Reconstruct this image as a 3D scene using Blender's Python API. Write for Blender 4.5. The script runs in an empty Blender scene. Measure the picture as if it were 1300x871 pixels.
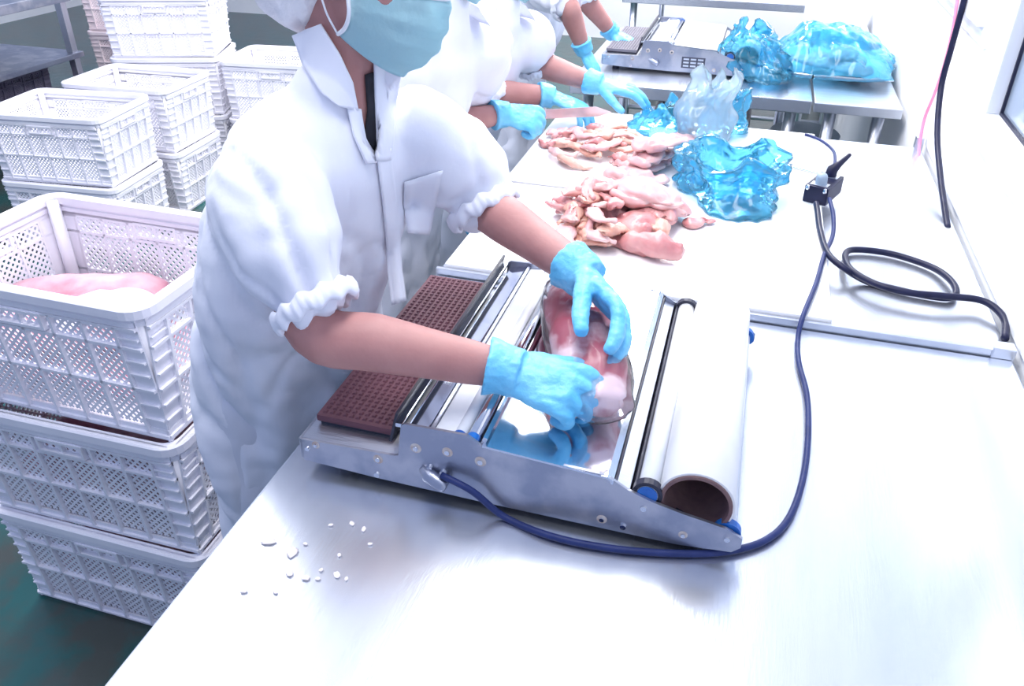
import bpy, bmesh, math, random
from mathutils import Vector, Matrix, noise, Quaternion
from mathutils.bvhtree import BVHTree

V = Vector
scene = bpy.context.scene
COL = scene.collection
PI = math.pi

# ------------------------------------------------------------------ camera
CAM = V((0.0, 0.0, 1.60))
F_PX = 1020.96
ROT = Matrix(((0.9591, -0.1495, 0.2404), (0.2830, 0.4826, -0.8289), (0.0079, 0.8630, 0.5051)))
ROT = ROT.to_quaternion().normalized().to_matrix()
cd = bpy.data.cameras.new('camera')
cam = bpy.data.objects.new('camera', cd)
COL.objects.link(cam)
cam.matrix_world = Matrix.Translation(CAM) @ ROT.to_4x4()
cd.sensor_fit = 'HORIZONTAL'
cd.sensor_width = 36.0
cd.lens = F_PX / 1300 * 36.0
cd.shift_y = -45.5 / 1300
cd.clip_start = 0.02
scene.camera = cam

# ------------------------------------------------------------------ light
world = bpy.data.worlds.new('world')
scene.world = world
world.use_nodes = True
bg = world.node_tree.nodes['Background']
bg.inputs[0].default_value = (0.52, 0.64, 1.0, 1)
bg.inputs[1].default_value = 0.60


def area(name, loc, rot, sx, sy, power, color=(1, 1, 1)):
    l = bpy.data.lights.new(name, 'AREA')
    l.shape = 'RECTANGLE'
    l.size, l.size_y = sx, sy
    l.energy = power
    l.color = color
    o = bpy.data.objects.new(name, l)
    o.location = loc
    o.rotation_euler = rot
    COL.objects.link(o)
    return o


area('ceiling_light', (-0.35, 1.9, 2.75), (0, 0, 0), 0.5, 3.4, 52, (1.0, 0.98, 0.97))
area('ceiling_light', (-2.1, 2.4, 2.75), (0, 0, 0), 0.5, 3.4, 70, (1.0, 0.98, 0.97))
area('ceiling_light', (-0.35, 5.2, 2.75), (0, 0, 0), 0.5, 2.6, 110, (1.0, 0.98, 0.97))

scene.view_settings.view_transform = 'Standard'
scene.view_settings.look = 'None'
scene.view_settings.gamma = 1.0
scene.view_settings.use_curve_mapping = False
scene.view_settings.exposure = 0.38


# ------------------------------------------------------------------ helpers
def at(x, y, z=None, X=None, Y=None):
    """point on a world plane seen at photo position x, y"""
    d = ROT @ V(((x - 650) / F_PX, -(y - 390) / F_PX, -1))
    if z is not None:
        t = (z - CAM.z) / d.z
    elif X is not None:
        t = (X - CAM.x) / d.x
    else:
        t = (Y - CAM.y) / d.y
    return CAM + d * t


MATS = {}


def mat(name, col, rough=0.5, metal=0.0, col2=None, nscale=8.0, bump=0.0, bscale=40.0, stretch=(1, 1, 1),
        sss=0.0, spec=0.5, contrast=(0.35, 0.65), coat=0.0):
    m = bpy.data.materials.new(name)
    m.use_nodes = True
    nt = m.node_tree
    b = nt.nodes['Principled BSDF']
    b.inputs['Base Color'].default_value = (*col, 1)
    b.inputs['Roughness'].default_value = rough
    b.inputs['Metallic'].default_value = metal
    b.inputs['Specular IOR Level'].default_value = spec
    b.inputs['Coat Weight'].default_value = coat
    if sss:
        b.inputs['Subsurface Weight'].default_value = sss
        b.inputs['Subsurface Radius'].default_value = (0.02, 0.008, 0.005)
        b.inputs['Subsurface Scale'].default_value = 0.5
    tc = nt.nodes.new('ShaderNodeTexCoord')
    mp = nt.nodes.new('ShaderNodeMapping')
    mp.inputs['Scale'].default_value = stretch
    nt.links.new(tc.outputs['Object'], mp.inputs['Vector'])
    if col2 is not None:
        n = nt.nodes.new('ShaderNodeTexNoise')
        n.inputs['Scale'].default_value = nscale
        n.inputs['Detail'].default_value = 5
        r = nt.nodes.new('ShaderNodeValToRGB')
        r.color_ramp.elements[0].position = contrast[0]
        r.color_ramp.elements[1].position = contrast[1]
        r.color_ramp.elements[0].color = (*col, 1)
        r.color_ramp.elements[1].color = (*col2, 1)
        nt.links.new(mp.outputs[0], n.inputs['Vector'])
        nt.links.new(n.outputs['Fac'], r.inputs[0])
        nt.links.new(r.outputs[0], b.inputs['Base Color'])
    if bump:
        n2 = nt.nodes.new('ShaderNodeTexNoise')
        n2.inputs['Scale'].default_value = bscale
        n2.inputs['Detail'].default_value = 6
        bp = nt.nodes.new('ShaderNodeBump')
        bp.inputs['Strength'].default_value = bump
        bp.inputs['Distance'].default_value = 0.01
        nt.links.new(mp.outputs[0], n2.inputs['Vector'])
        nt.links.new(n2.outputs['Fac'], bp.inputs['Height'])
        nt.links.new(bp.outputs[0], b.inputs['Normal'])
    MATS[name] = m
    return m


def film_mat(name, col, clear, tint=None, ior=1.4):
    """thin plastic film: see-through, glossy, a little milky"""
    m = bpy.data.materials.new(name)
    m.use_nodes = True
    nt = m.node_tree
    for n in list(nt.nodes):
        nt.nodes.remove(n)
    out = nt.nodes.new('ShaderNodeOutputMaterial')
    tr = nt.nodes.new('ShaderNodeBsdfTransparent')
    tr.inputs[0].default_value = (*(tint or col), 1)
    df = nt.nodes.new('ShaderNodeBsdfTranslucent')
    df.inputs[0].default_value = (*col, 1)
    d2 = nt.nodes.new('ShaderNodeBsdfDiffuse')
    d2.inputs[0].default_value = (*col, 1)
    gl = nt.nodes.new('ShaderNodeBsdfGlossy')
    gl.inputs['Roughness'].default_value = 0.12
    fr = nt.nodes.new('ShaderNodeFresnel')
    fr.inputs[0].default_value = ior
    a = nt.nodes.new('ShaderNodeMixShader')
    a.inputs[0].default_value = 0.5
    nt.links.new(df.outputs[0], a.inputs[1])
    nt.links.new(d2.outputs[0], a.inputs[2])
    b = nt.nodes.new('ShaderNodeMixShader')
    b.inputs[0].default_value = clear
    nt.links.new(a.outputs[0], b.inputs[1])
    nt.links.new(tr.outputs[0], b.inputs[2])
    c = nt.nodes.new('ShaderNodeMixShader')
    nt.links.new(fr.outputs[0], c.inputs[0])
    nt.links.new(b.outputs[0], c.inputs[1])
    nt.links.new(gl.outputs[0], c.inputs[2])
    nt.links.new(c.outputs[0], out.inputs[0])
    MATS[name] = m
    return m


mat('steel', (0.62, 0.66, 0.74), 0.30, 0.95, (0.74, 0.77, 0.84), 6, 0.10, 30, (1, 12, 1), contrast=(0.3, 0.7))
mat('table_steel', (0.70, 0.74, 0.82), 0.27, 0.9, (0.76, 0.80, 0.87), 5, 0.02, 40, (8, 1, 1), contrast=(0.3, 0.7))
mat('worn_steel', (0.34, 0.37, 0.47), 0.36, 0.9, (0.52, 0.53, 0.60), 14, 0.12, 60, (1, 1, 1), contrast=(0.45, 0.62))
mat('mirror_steel', (0.80, 0.83, 0.88), 0.10, 1.0, (0.70, 0.74, 0.82), 3, 0.03, 12)
mat('chrome', (0.80, 0.82, 0.86), 0.12, 1.0, (0.72, 0.74, 0.80), 30)
mat('rust_ring', (0.50, 0.40, 0.36), 0.8, 0.2, (0.66, 0.62, 0.60), 90)
mat('brown_pad', (0.120, 0.042, 0.062), 0.62, 0, (0.15, 0.055, 0.078), 12, 0.1, 90)
mat('grey_pad', (0.16, 0.15, 0.19), 0.6, 0, (0.20, 0.19, 0.23), 12)
mat('dark_rubber', (0.012, 0.014, 0.03), 0.5, 0, (0.02, 0.022, 0.05), 30)
mat('cable', (0.012, 0.024, 0.11), 0.5, 0, (0.02, 0.034, 0.14), 40, 0.1, 120, spec=0.3)
mat('black_cable', (0.006, 0.008, 0.035), 0.42, 0, (0.012, 0.014, 0.05), 40, spec=0.3)
mat('blue_cap', (0.01, 0.10, 0.42), 0.3, 0, (0.02, 0.16, 0.55), 50)
mat('white_film_roll', (0.90, 0.91, 0.92), 0.25, 0, (0.94, 0.94, 0.95), 20, spec=0.6)
mat('cardboard', (0.15, 0.085, 0.095), 0.85, 0, (0.20, 0.12, 0.12), 40, 0.2, 80)
mat('roller_white', (0.80, 0.84, 0.90), 0.22, 0, (0.88, 0.90, 0.94), 20)
mat('crate_plastic', (0.83, 0.82, 0.90), 0.45, 0, (0.90, 0.89, 0.95), 7, 0.08, 30, sss=0.0)
mat('crate_pink', (0.85, 0.72, 0.76), 0.5, 0, (0.90, 0.80, 0.82), 7)
mat('crate_dark', (0.10, 0.09, 0.14), 0.5, 0, (0.16, 0.14, 0.20), 7)
mat('cloth', (0.80, 0.82, 0.92), 0.95, 0, (0.85, 0.87, 0.95), 5, 0.18, 22, spec=0.1)
mat('cloth_trouser', (0.70, 0.72, 0.82), 0.95, 0, (0.76, 0.78, 0.88), 5, 0.2, 18, spec=0.1)
mat('boot', (0.80, 0.82, 0.86), 0.35, 0, (0.86, 0.87, 0.9), 9)
mat('dark_shirt', (0.012, 0.012, 0.02), 0.9, 0, (0.02, 0.02, 0.03), 40)
mat('skin', (0.44, 0.205, 0.195), 0.55, 0, (0.52, 0.26, 0.24), 14, 0.05, 160, sss=0.15)
mat('hair', (0.022, 0.012, 0.016), 0.5, 0, (0.04, 0.022, 0.028), 60, 0.5, 120, (1, 1, 6))
mat('eye', (0.85, 0.85, 0.85), 0.2, 0, (0.9, 0.9, 0.9), 20)
mat('net', (0.80, 0.81, 0.87), 0.9, 0, (0.88, 0.88, 0.92), 30, 0.6, 60, spec=0.1)
mat('mask_blue', (0.58, 0.90, 0.98), 0.9, 0, (0.64, 0.92, 0.98), 10, 0.15, 90, spec=0.1)
mat('mask_white', (0.86, 0.89, 0.95), 0.9, 0, (0.9, 0.92, 0.97), 20)
mat('glove_blue', (0.10, 0.50, 0.83), 0.42, 0, (0.22, 0.62, 0.90), 18, 0.35, 60, sss=0.0, contrast=(0.3, 0.7))
mat('button', (0.8, 0.82, 0.9), 0.4, 0, (0.85, 0.86, 0.92), 20)
mat('chicken', (0.60, 0.23, 0.24), 0.32, 0, (0.76, 0.44, 0.41), 16, 0.25, 50, sss=0.2, contrast=(0.35, 0.65), coat=0.2)
mat('chicken_pale', (0.68, 0.36, 0.37), 0.34, 0, (0.80, 0.56, 0.54), 16, 0.25, 50, sss=0.2, coat=0.2)
mat('chicken_fat', (0.68, 0.34, 0.26), 0.34, 0, (0.78, 0.50, 0.42), 20, 0.25, 50, sss=0.2, coat=0.2)
mat('red_meat', (0.36, 0.03, 0.075), 0.35, 0, (0.82, 0.62, 0.66), 13, 0.2, 40, (1, 1, 1), sss=0.15, contrast=(0.47, 0.60))
mat('meat_slab', (0.44, 0.13, 0.20), 0.4, 0, (0.70, 0.42, 0.47), 9, 0.2, 30, sss=0.15, contrast=(0.35, 0.6))
mat('meat_red_edge', (0.50, 0.14, 0.22), 0.4, 0, (0.74, 0.40, 0.46), 16, 0.2, 30, contrast=(0.4, 0.6))
mat('board_white', (0.86, 0.86, 0.88), 0.4, 0, (0.90, 0.90, 0.91), 9, 0.05, 60)
mat('wall_white', (0.86, 0.87, 0.90), 0.55, 0, (0.90, 0.91, 0.93), 3, 0.05, 20)
mat('frame_white', (0.80, 0.83, 0.89), 0.35, 0, (0.86, 0.88, 0.92), 6)
mat('gasket', (0.01, 0.012, 0.04), 0.5, 0, (0.015, 0.018, 0.05), 20)
mat('floor_green', (0.012, 0.085, 0.085), 0.25, 0, (0.05, 0.060, 0.055), 7, 0.2, 14, contrast=(0.4, 0.62))
mat('stool_grey', (0.26, 0.34, 0.44), 0.5, 0, (0.32, 0.40, 0.50), 10)
mat('pink_cord', (0.90, 0.25, 0.42), 0.6, 0, (0.92, 0.32, 0.48), 30)
mat('paper', (0.88, 0.89, 0.92), 0.7, 0, (0.92, 0.92, 0.94), 12)
mat('knife_steel', (0.70, 0.74, 0.80), 0.2, 1.0, (0.78, 0.80, 0.86), 20)
mat('knife_grip', (0.01, 0.06, 0.28), 0.5, 0, (0.015, 0.08, 0.34), 30)
mat('plaque', (0.04, 0.045, 0.08), 0.5, 0, (0.06, 0.065, 0.1), 30)
mat('crumb', (0.85, 0.78, 0.78), 0.6, 0, (0.88, 0.82, 0.82), 60)
film_mat('blue_film', (0.13, 0.66, 0.98), 0.68, (0.48, 0.86, 1.0))
film_mat('pale_film', (0.72, 0.86, 0.95), 0.55, (0.88, 0.96, 1.0))
film_mat('clear_wrap', (0.92, 0.93, 0.97), 0.88, (0.98, 0.98, 1.0), 1.22)
gm = bpy.data.materials.new('window_glass')
gm.use_nodes = True
_b = gm.node_tree.nodes['Principled BSDF']
_b.inputs['Base Color'].default_value = (0.62, 0.74, 0.88, 1)
_b.inputs['Roughness'].default_value = 0.08
_b.inputs['Transmission Weight'].default_value = 0.6
MATS['window_glass'] = gm


def tag(o, label, cat, group=None, kind=None):
    o['label'] = label
    if cat:
        o['category'] = cat
    if group:
        o['group'] = group
    if kind:
        o['kind'] = kind
    return o


def empty(name, loc=(0, 0, 0), rz=0.0):
    o = bpy.data.objects.new(name, None)
    o.empty_display_size = 0.05
    o.location = loc
    o.rotation_euler = (0, 0, rz)
    COL.objects.link(o)
    return o


def link(name, me, m, parent=None, smooth=False, kind=None):
    o = bpy.data.objects.new(name, me)
    COL.objects.link(o)
    if m:
        me.materials.clear()
        me.materials.append(MATS[m])
    if smooth:
        me.polygons.foreach_set('use_smooth', [True] * len(me.polygons))
    if parent:
        o.parent = parent
    if kind:
        o['kind'] = kind
    return o


def done(name, bm, m, parent=None, smooth=False, kind=None, bevel=0.0):
    if bevel:
        bmesh.ops.bevel(bm, geom=list(bm.edges), offset=bevel, segments=2, affect='EDGES', profile=0.7)
    bmesh.ops.recalc_face_normals(bm, faces=bm.faces)
    me = bpy.data.meshes.new(name)
    bm.to_mesh(me)
    bm.free()
    return link(name, me, m, parent, smooth, kind)


def struct(name, bm, m, **k):
    return done(name, bm, m, kind='structure', **k)


def NB():
    return bmesh.new()


def box(bm, x0, x1, y0, y1, z0, z1, M=None):
    vs = [bm.verts.new((x, y, z)) for z in (z0, z1) for y in (y0, y1) for x in (x0, x1)]
    if M is not None:
        for v in vs:
            v.co = M @ v.co
    for f in ((0, 2, 3, 1), (4, 5, 7, 6), (0, 1, 5, 4), (2, 6, 7, 3), (0, 4, 6, 2), (1, 3, 7, 5)):
        bm.faces.new([vs[i] for i in f])
    return vs


def boxc(bm, c, s, M=None):
    return box(bm, c[0] - s[0] / 2, c[0] + s[0] / 2, c[1] - s[1] / 2, c[1] + s[1] / 2, c[2] - s[2] / 2, c[2] + s[2] / 2, M)


def prism_xz(bm, pts, y0, y1):
    a = [bm.verts.new((x, y0, z)) for x, z in pts]
    b = [bm.verts.new((x, y1, z)) for x, z in pts]
    bm.faces.new(a)
    bm.faces.new(list(reversed(b)))
    n = len(pts)
    for i in range(n):
        bm.faces.new([a[i], b[i], b[(i + 1) % n], a[(i + 1) % n]])


def catmull(pts, n=6):
    P = [V(p) for p in pts]
    P = [P[0] * 2 - P[1]] + P + [P[-1] * 2 - P[-2]]
    out = []
    for i in range(1, len(P) - 2):
        for k in range(n):
            t = k / n
            a, b, c, d = P[i - 1], P[i], P[i + 1], P[i + 2]
            out.append(0.5 * ((2 * b) + (c - a) * t + (2 * a - 5 * b + 4 * c - d) * t * t + (3 * b - a - 3 * c + d) * t ** 3))
    out.append(P[-2])
    return out


def interp(vals, n):
    """n samples along a list of numbers or tuples"""
    out = []
    for i in range(n):
        u = i / (n - 1) * (len(vals) - 1)
        k = min(int(u), len(vals) - 2)
        t = u - k
        a, b = vals[k], vals[k + 1]
        t = t * t * (3 - 2 * t) * 0.5 + t * 0.5
        if isinstance(a, (tuple, list)):
            out.append(tuple(p + (q - p) * t for p, q in zip(a, b)))
        else:
            out.append(a + (b - a) * t)
    return out


def loft(bm, pts, rad, seg=14, ref=None, dome=True):
    """tube of elliptical rings along pts; rad = r or (r_ref, r_other); ref = direction of the first radius"""
    n = len(pts)
    pts = [V(p) for p in pts]
    rad = [(r, r) if not isinstance(r, (tuple, list)) else r for r in rad]
    tang = [(pts[min(i + 1, n - 1)] - pts[max(i - 1, 0)]).normalized() for i in range(n)]
    u = V(ref) if ref is not None else (V((0, 0, 1)) if abs(tang[0].z) < 0.8 else V((1, 0, 0)))
    rings = []
    frames = []
    for i in range(n):
        t = tang[i]
        u = (u - t * u.dot(t))
        u.normalize()
        w = t.cross(u)
        frames.append((u.copy(), w.copy()))
    seq = []
    if dome:
        for k in (0.30, 0.65, 0.9):
            s = math.sqrt(1 - (1 - k) ** 2)
            r = min(rad[0])
            seq.append((pts[0] - tang[0] * r * (1 - k), (rad[0][0] * s, rad[0][1] * s), frames[0]))
    for i in range(n):
        seq.append((pts[i], rad[i], frames[i]))
    if dome:
        for k in (0.9, 0.65, 0.30):
            s = math.sqrt(1 - (1 - k) ** 2)
            r = min(rad[-1])
            seq.append((pts[-1] + tang[-1] * r * (1 - k), (rad[-1][0] * s, rad[-1][1] * s), frames[-1]))
    for c, r, (a, b) in seq:
        rings.append([bm.verts.new(c + a * r[0] * math.cos(2 * PI * j / seg) + b * r[1] * math.sin(2 * PI * j / seg)) for j in range(seg)])
    for i in range(len(rings) - 1):
        for j in range(seg):
            k = (j + 1) % seg
            bm.faces.new([rings[i][j], rings[i][k], rings[i + 1][k], rings[i + 1][j]])
    bm.faces.new(list(reversed(rings[0])))
    bm.faces.new(rings[-1])
    return rings


def tube(bm, pts, r, seg=10, n=6, smooth=True):
    p = catmull(pts, n) if smooth else [V(q) for q in pts]
    return loft(bm, p, [r] * len(p), seg, dome=False)


def ell(bm, c, r, M=None, u=24, v=16):
    ret = bmesh.ops.create_uvsphere(bm, u_segments=u, v_segments=v, radius=1.0)
    for q in ret['verts']:
        p = V((q.co.x * r[0], q.co.y * r[1], q.co.z * r[2]))
        if M is not None:
            p = M @ p
        q.co = p + V(c)
    return ret['verts']


def voxel(bm, size, smooth=4, fac=0.5, adapt=0.0):
    """one continuous surface from overlapping closed shapes"""
    me = bpy.data.meshes.new('tmp')
    bmesh.ops.recalc_face_normals(bm, faces=bm.faces)
    bm.to_mesh(me)
    bm.free()
    o = bpy.data.objects.new('tmp', me)
    COL.objects.link(o)
    m = o.modifiers.new('r', 'REMESH')
    m.mode = 'VOXEL'
    m.voxel_size = size
    m.adaptivity = adapt
    if smooth:
        s = o.modifiers.new('s', 'SMOOTH')
        s.iterations = smooth
        s.factor = fac
    dg = bpy.context.evaluated_depsgraph_get()
    out = bpy.data.meshes.new_from_object(o.evaluated_get(dg))
    bpy.data.objects.remove(o)
    bpy.data.meshes.remove(me)
    return out


def displace(me, fn):
    me.update()
    nr = [v.normal.copy() for v in me.vertices]
    for v, n in zip(me.vertices, nr):
        v.co = v.co + fn(v.co, n)


def nz(p, s):
    return noise.noise(V((p[0] * s, p[1] * s, p[2] * s)))


def copy_tree(o, parent=None):
    c = o.copy()
    COL.objects.link(c)
    c.parent = parent
    for ch in list(o.children):
        copy_tree(ch, c)
    return c


def basis(x, z):
    """rotation whose X column is x and Z column close to z"""
    x = V(x).normalized()
    z = V(z)
    z = (z - x * z.dot(x)).normalized()
    y = z.cross(x)
    return Matrix((x, y, z)).transposed()


# ------------------------------------------------------------------ setting
TZ = 0.84            # near table top
b = NB(); box(b, -7, 0.60, -2.5, 7.6, -0.06, 0.0); struct('floor', b, 'floor_green')
WX = 0.515           # inner face of the right wall

# right wall with two window openings
wins = [(0.42, 1.955, 1.045, 2.1), (2.19, 3.5, 1.235, 2.1)]
b = NB()
ys = [-2.5]
for y0, y1, z0, z1 in wins:
    ys += [y0, y1]
ys += [7.6]
for i in range(len(ys) - 1):
    if i % 2 == 0:
        box(b, WX, WX + 0.14, ys[i], ys[i + 1], 0, 2.9)
    else:
        z0, z1 = wins[i // 2][2], wins[i // 2][3]
        box(b, WX, WX + 0.14, ys[i], ys[i + 1], 0, z0)
        box(b, WX, WX + 0.14, ys[i], ys[i + 1], z1, 2.9)
struct('wall_right', b, 'wall_white')
b = NB(); box(b, -7, WX + 0.14, 7.6, 7.75, 0, 2.9); struct('wall_back', b, 'wall_white')
b = NB(); box(b, -7.15, -7, -2.5, 7.75, 0, 2.9); struct('wall_left', b, 'wall_white')

for i, (y0, y1, z0, z1) in enumerate(wins):
    e = empty('window_%d' % (i + 1), (WX, (y0 + y1) / 2, z0)); e['kind'] = 'structure'
    L = (y1 - y0) / 2
    H = z1 - z0
    w = 0.055
    for nm, a in (('frame_rail', (-L, L, -0.012, w)), ('frame_rail', (-L, L, H - w, H + 0.012)),
                  ('frame_stile', (-L, -L + w, w, H - w)), ('frame_stile', (L - w, L, w, H - w)),
                  ('frame_stile', (-w / 2, w / 2, w, H - w))):
        b = NB(); box(b, -0.022, 0.05, a[0], a[1], a[2], a[3]); done(nm, b, 'frame_white', e, bevel=0.003)
    for s in (-1, 1):
        a0, a1 = (-L + w, -w / 2) if s < 0 else (w / 2, L - w)
        b = NB()
        g = 0.006
        box(b, 0.004, 0.016, a0, a0 + g, w, H - w); box(b, 0.004, 0.016, a1 - g, a1, w, H - w)
        box(b, 0.004, 0.016, a0 + g, a1 - g, w, w + g); box(b, 0.004, 0.016, a0 + g, a1 - g, H - w - g, H - w)
        done('gasket', b, 'gasket', e)
        b = NB(); box(b, 0.010, 0.016, a0 + g, a1 - g, w + g, H - w - g); done('pane', b, 'window_glass', e)
    b = NB(); box(b, -0.006, 0.0, -L - 0.05, L + 0.05, -0.05, -0.012); done('window_sill', b, 'frame_white', e)

# skirting trim where the wall meets the table
b = NB(); box(b, WX - 0.006, WX, -1, 2.46, TZ + 0.012, TZ + 0.05); struct('trim_1', b, 'frame_white')


# ------------------------------------------------------------------ tables
def table(name, x0, x1, y0, y1, zt, thick, label, top='table_steel', lip=0.0, shelf=False):
    t = empty(name, ((x0 + x1) / 2, (y0 + y1) / 2, 0))
    hx, hy = (x1 - x0) / 2, (y1 - y0) / 2
    b = NB(); box(b, -hx, hx, -hy, hy, zt - thick, zt); done('table_top', b, top, t, bevel=0.003)
    for sx in (-1, 1):
        for sy in (-1, 1):
            b = NB()
            tube(b, [(sx * (hx - 0.06), sy * (hy - 0.06), 0.0), (sx * (hx - 0.06), sy * (hy - 0.06), zt - thick)], 0.02, 12, 1, False)
            done('leg', b, 'steel', t, True)
    for sy in (-1, 1):
        b = NB(); tube(b, [(-hx + 0.06, sy * (hy - 0.06), 0.2), (hx - 0.06, sy * (hy - 0.06), 0.2)], 0.014, 10, 1, False)
        done('stretcher', b, 'steel', t, True)
    if lip:
        b = NB(); box(b, -hx, hx, -hy - 0.003, -hy + 0.006, zt - 0.004, zt + lip)
        done('edge_lip', b, 'steel', t, bevel=0.002)
        b = NB(); box(b, hx - 0.035, hx + 0.002, -hy - 0.006, -hy + 0.02, zt - 0.006, zt + lip + 0.006)
        done('corner_cap', b, 'steel', t, bevel=0.003)
        b = NB(); box(b, hx - 0.02, hx + 0.002, hy - 0.02, hy + 0.004, zt - 0.006, zt + lip + 0.02)
        done('corner_cap', b, 'steel', t, bevel=0.003)
    if shelf:
        b = NB(); box(b, -hx + 0.05, hx - 0.05, -hy + 0.05, hy - 0.05, 0.20, 0.22); done('shelf', b, 'steel', t)
    tag(t, label, 'table')
    return t


table('work_table', -0.545, 0.50, -0.25, 1.325, TZ, 0.035, 'stainless steel work table carrying the near wrapping machine')
table('work_table', -0.545, 0.50, 1.332, 2.46, TZ, 0.035, 'stainless steel work table carrying white boards and chicken piles', lip=0.014)
table('work_table', -0.62, 0.215, 2.86, 3.85, TZ, 0.045, 'steel table under the second wrapping machine')
table('work_table', 0.222, 0.495, 2.83, 4.6, TZ + 0.004, 0.032, 'narrow steel table by wall under a filled blue bag', 'steel')
table('work_table', -0.75, 0.495, 4.75, 6.3, TZ, 0.04, 'steel table at the back beyond the second wrapping machine')


def board(x0, x1, y0, y1, z0, z1, label, rz=0.0):
    b = NB(); cx, cy = (x0 + x1) / 2, (y0 + y1) / 2
    box(b, x0 - cx, x1 - cx, y0 - cy, y1 - cy, 0, z1 - z0)
    o = done('cutting_board', b, 'board_white', bevel=0.004)
    o.location = (cx, cy, z0); o.rotation_euler.z = rz
    tag(o, label, 'cutting board')
    return o


board(-0.53, 0.207, 1.340, 2.43, TZ + 0.0005, TZ + 0.021, 'long white plastic cutting board covering most of the middle table')
board(-0.54, -0.285, 1.80, 2.41, TZ + 0.0215, TZ + 0.034, 'thin white cutting board lying on the long board by the knife', 0.0)
BZ = TZ + 0.021


# ------------------------------------------------------------------ wrapping machine
MY0, MY1 = 0.735, 1.215


def build_machine():
    """origin at machine's near left bottom on the table; local = world of the near machine minus origin"""
    e = empty('wrapping_machine', (0, 0, 0))
    S = MY0 / 0.755

    def q(x, z):
        return (x * S, 1.6 - (1.6 - z) * S)
    outline = [q(*p) for p in [(-0.524, 0.875), (-0.5235, 0.838), (-0.41, 0.833), (-0.265, 0.831), (-0.10, 0.831), (0.0, 0.831), (0.066, 0.838),
                               (0.076, 0.848), (0.076, 0.863), (0.056, 0.874), (0.035, 0.878), (0.0, 0.884), (-0.038, 0.893),
                               (-0.068, 0.904), (-0.090, 0.917), (-0.105, 0.921), (-0.257, 0.926), (-0.268, 0.934), (-0.278, 0.940),
                               (-0.364, 0.938), (-0.369, 0.934), (-0.376, 0.882), (-0.382, 0.880)]]
    for y0, y1 in ((MY0, MY0 + 0.004), (MY1 - 0.004, MY1)):
        b = NB(); prism_xz(b, outline, y0, y1); done('side_plate', b, 'worn_steel', e)
    xl, zl = q(-0.524, 0.876)
    zb = outline[1][1]
    # seal tray
    b = NB(); box(b, xl, -0.362, MY0 + 0.0042, MY1 - 0.0042, zl - 0.003, zl); done('seal_tray', b, 'steel', e)
    b = NB(); box(b, xl - 0.002, xl + 0.002, MY0, MY1, zb + 0.004, zl); done('tray_edge', b, 'worn_steel', e)
    b = NB(); box(b, xl + 0.004, 0.06, MY0 + 0.006, MY1 - 0.006, zb + 0.003, zb + 0.006); done('bottom_plate', b, 'worn_steel', e)
    for x in (xl + 0.05, 0.02):
        for y in (MY0 + 0.03, MY1 - 0.03):
            b = NB(); tube(b, [(x, y, TZ + 0.0005), (x, y, zb + 0.004)], 0.013, 14, 1, False); done('rubber_foot', b, 'dark_rubber', e, True)
    # seal pad with bumps
    px0, px1, py0, py1 = -0.503, -0.385, 0.770, 1.200
    zp = zl + 0.016
    b = NB(); box(b, px0 + 0.004, px1 - 0.004, py0 + 0.004, py1 - 0.004, zl, zl + 0.006); done('pad_base', b, 'dark_rubber', e)
    b = NB(); box(b, px0, px1, py0, py1, zl + 0.005, zp); pad = done('seal_pad', b, 'brown_pad', e, bevel=0.004)
    pad['label'] = 'brown silicone sealing pad'
    b = NB()
    nx, ny = 11, 42
    for i in range(nx):
        for j in range(ny):
            x = px0 + 0.010 + (px1 - px0 - 0.02) * i / (nx - 1)
            y = py0 + 0.010 + (py1 - py0 - 0.02) * j / (ny - 1)
            s = 0.0034
            vs = [b.verts.new((x + dx * s, y + dy * s, zp - 0.0002)) for dx, dy in ((-1, -1), (1, -1), (1, 1), (-1, 1))]
            v2 = [b.verts.new((x + dx * s * 0.5, y + dy * s * 0.5, zp + 0.0022)) for dx, dy in ((-1, -1), (1, -1), (1, 1), (-1, 1))]
            b.faces.new(v2)
            for k in range(4):
                b.faces.new([vs[k], vs[(k + 1) % 4], v2[(k + 1) % 4], v2[k]])
    done('pad_bumps', b, 'brown_pad', pad, kind='stuff')
    # guide bars and rollers between pad and plate
    yA, yB = MY0 + 0.0045, MY1 - 0.0045

    def slab(nm, x, z, w, h, tilt, m):
        b = NB()
        M = Matrix.Translation((x, 0, z)) @ Matrix.Rotation(tilt, 4, 'Y')
        box(b, -w / 2, w / 2, yA, yB, -h / 2, h / 2, M)
        return done(nm, b, m, e, bevel=0.001)

    def rod(nm, x, z, r, m, y0=yA, y1=yB, cap=None, capr=None):
        b = NB(); loft(b, [(x, y0, z), (x, y1, z)], [r, r], 20, dome=False)
        o = done(nm, b, m, e, True)
        o.data.polygons.foreach_set('use_smooth', [len(p.vertices) == 4 for p in o.data.polygons])
        if cap:
            for ya, yb in ((y0 - 0.0, y0 + 0.010), (y1 - 0.010, y1)):
                b = NB(); loft(b, [(x, ya, z), (x, yb, z)], [capr, capr], 20, dome=False)
                done('end_cap', b, cap, o)
        return o
    slab('rail', -0.372, 0.942, 0.004, 0.05, 0.25, 'dark_rubber')
    slab('rail', -0.364, 0.948, 0.010, 0.006, 0.0, 'mirror_steel')
    slab('cutter_bar', -0.340, 0.944, 0.030, 0.004, -0.15, 'mirror_steel')
    slab('rail', -0.322, 0.941, 0.005, 0.02, 0.2, 'worn_steel')
    slab('film_guide', -0.304, 0.945, 0.028, 0.004, -0.10, 'roller_white')
    rod('guide_roller', -0.284, 0.943, 0.0085, 'roller_white', cap='blue_cap', capr=0.0090)
    rod('guide_roller', -0.266, 0.944, 0.0085, 'chrome', cap='blue_cap', capr=0.0090)
    slab('plate_lip', -0.252, 0.942, 0.006, 0.026, 0.35, 'chrome')
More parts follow.
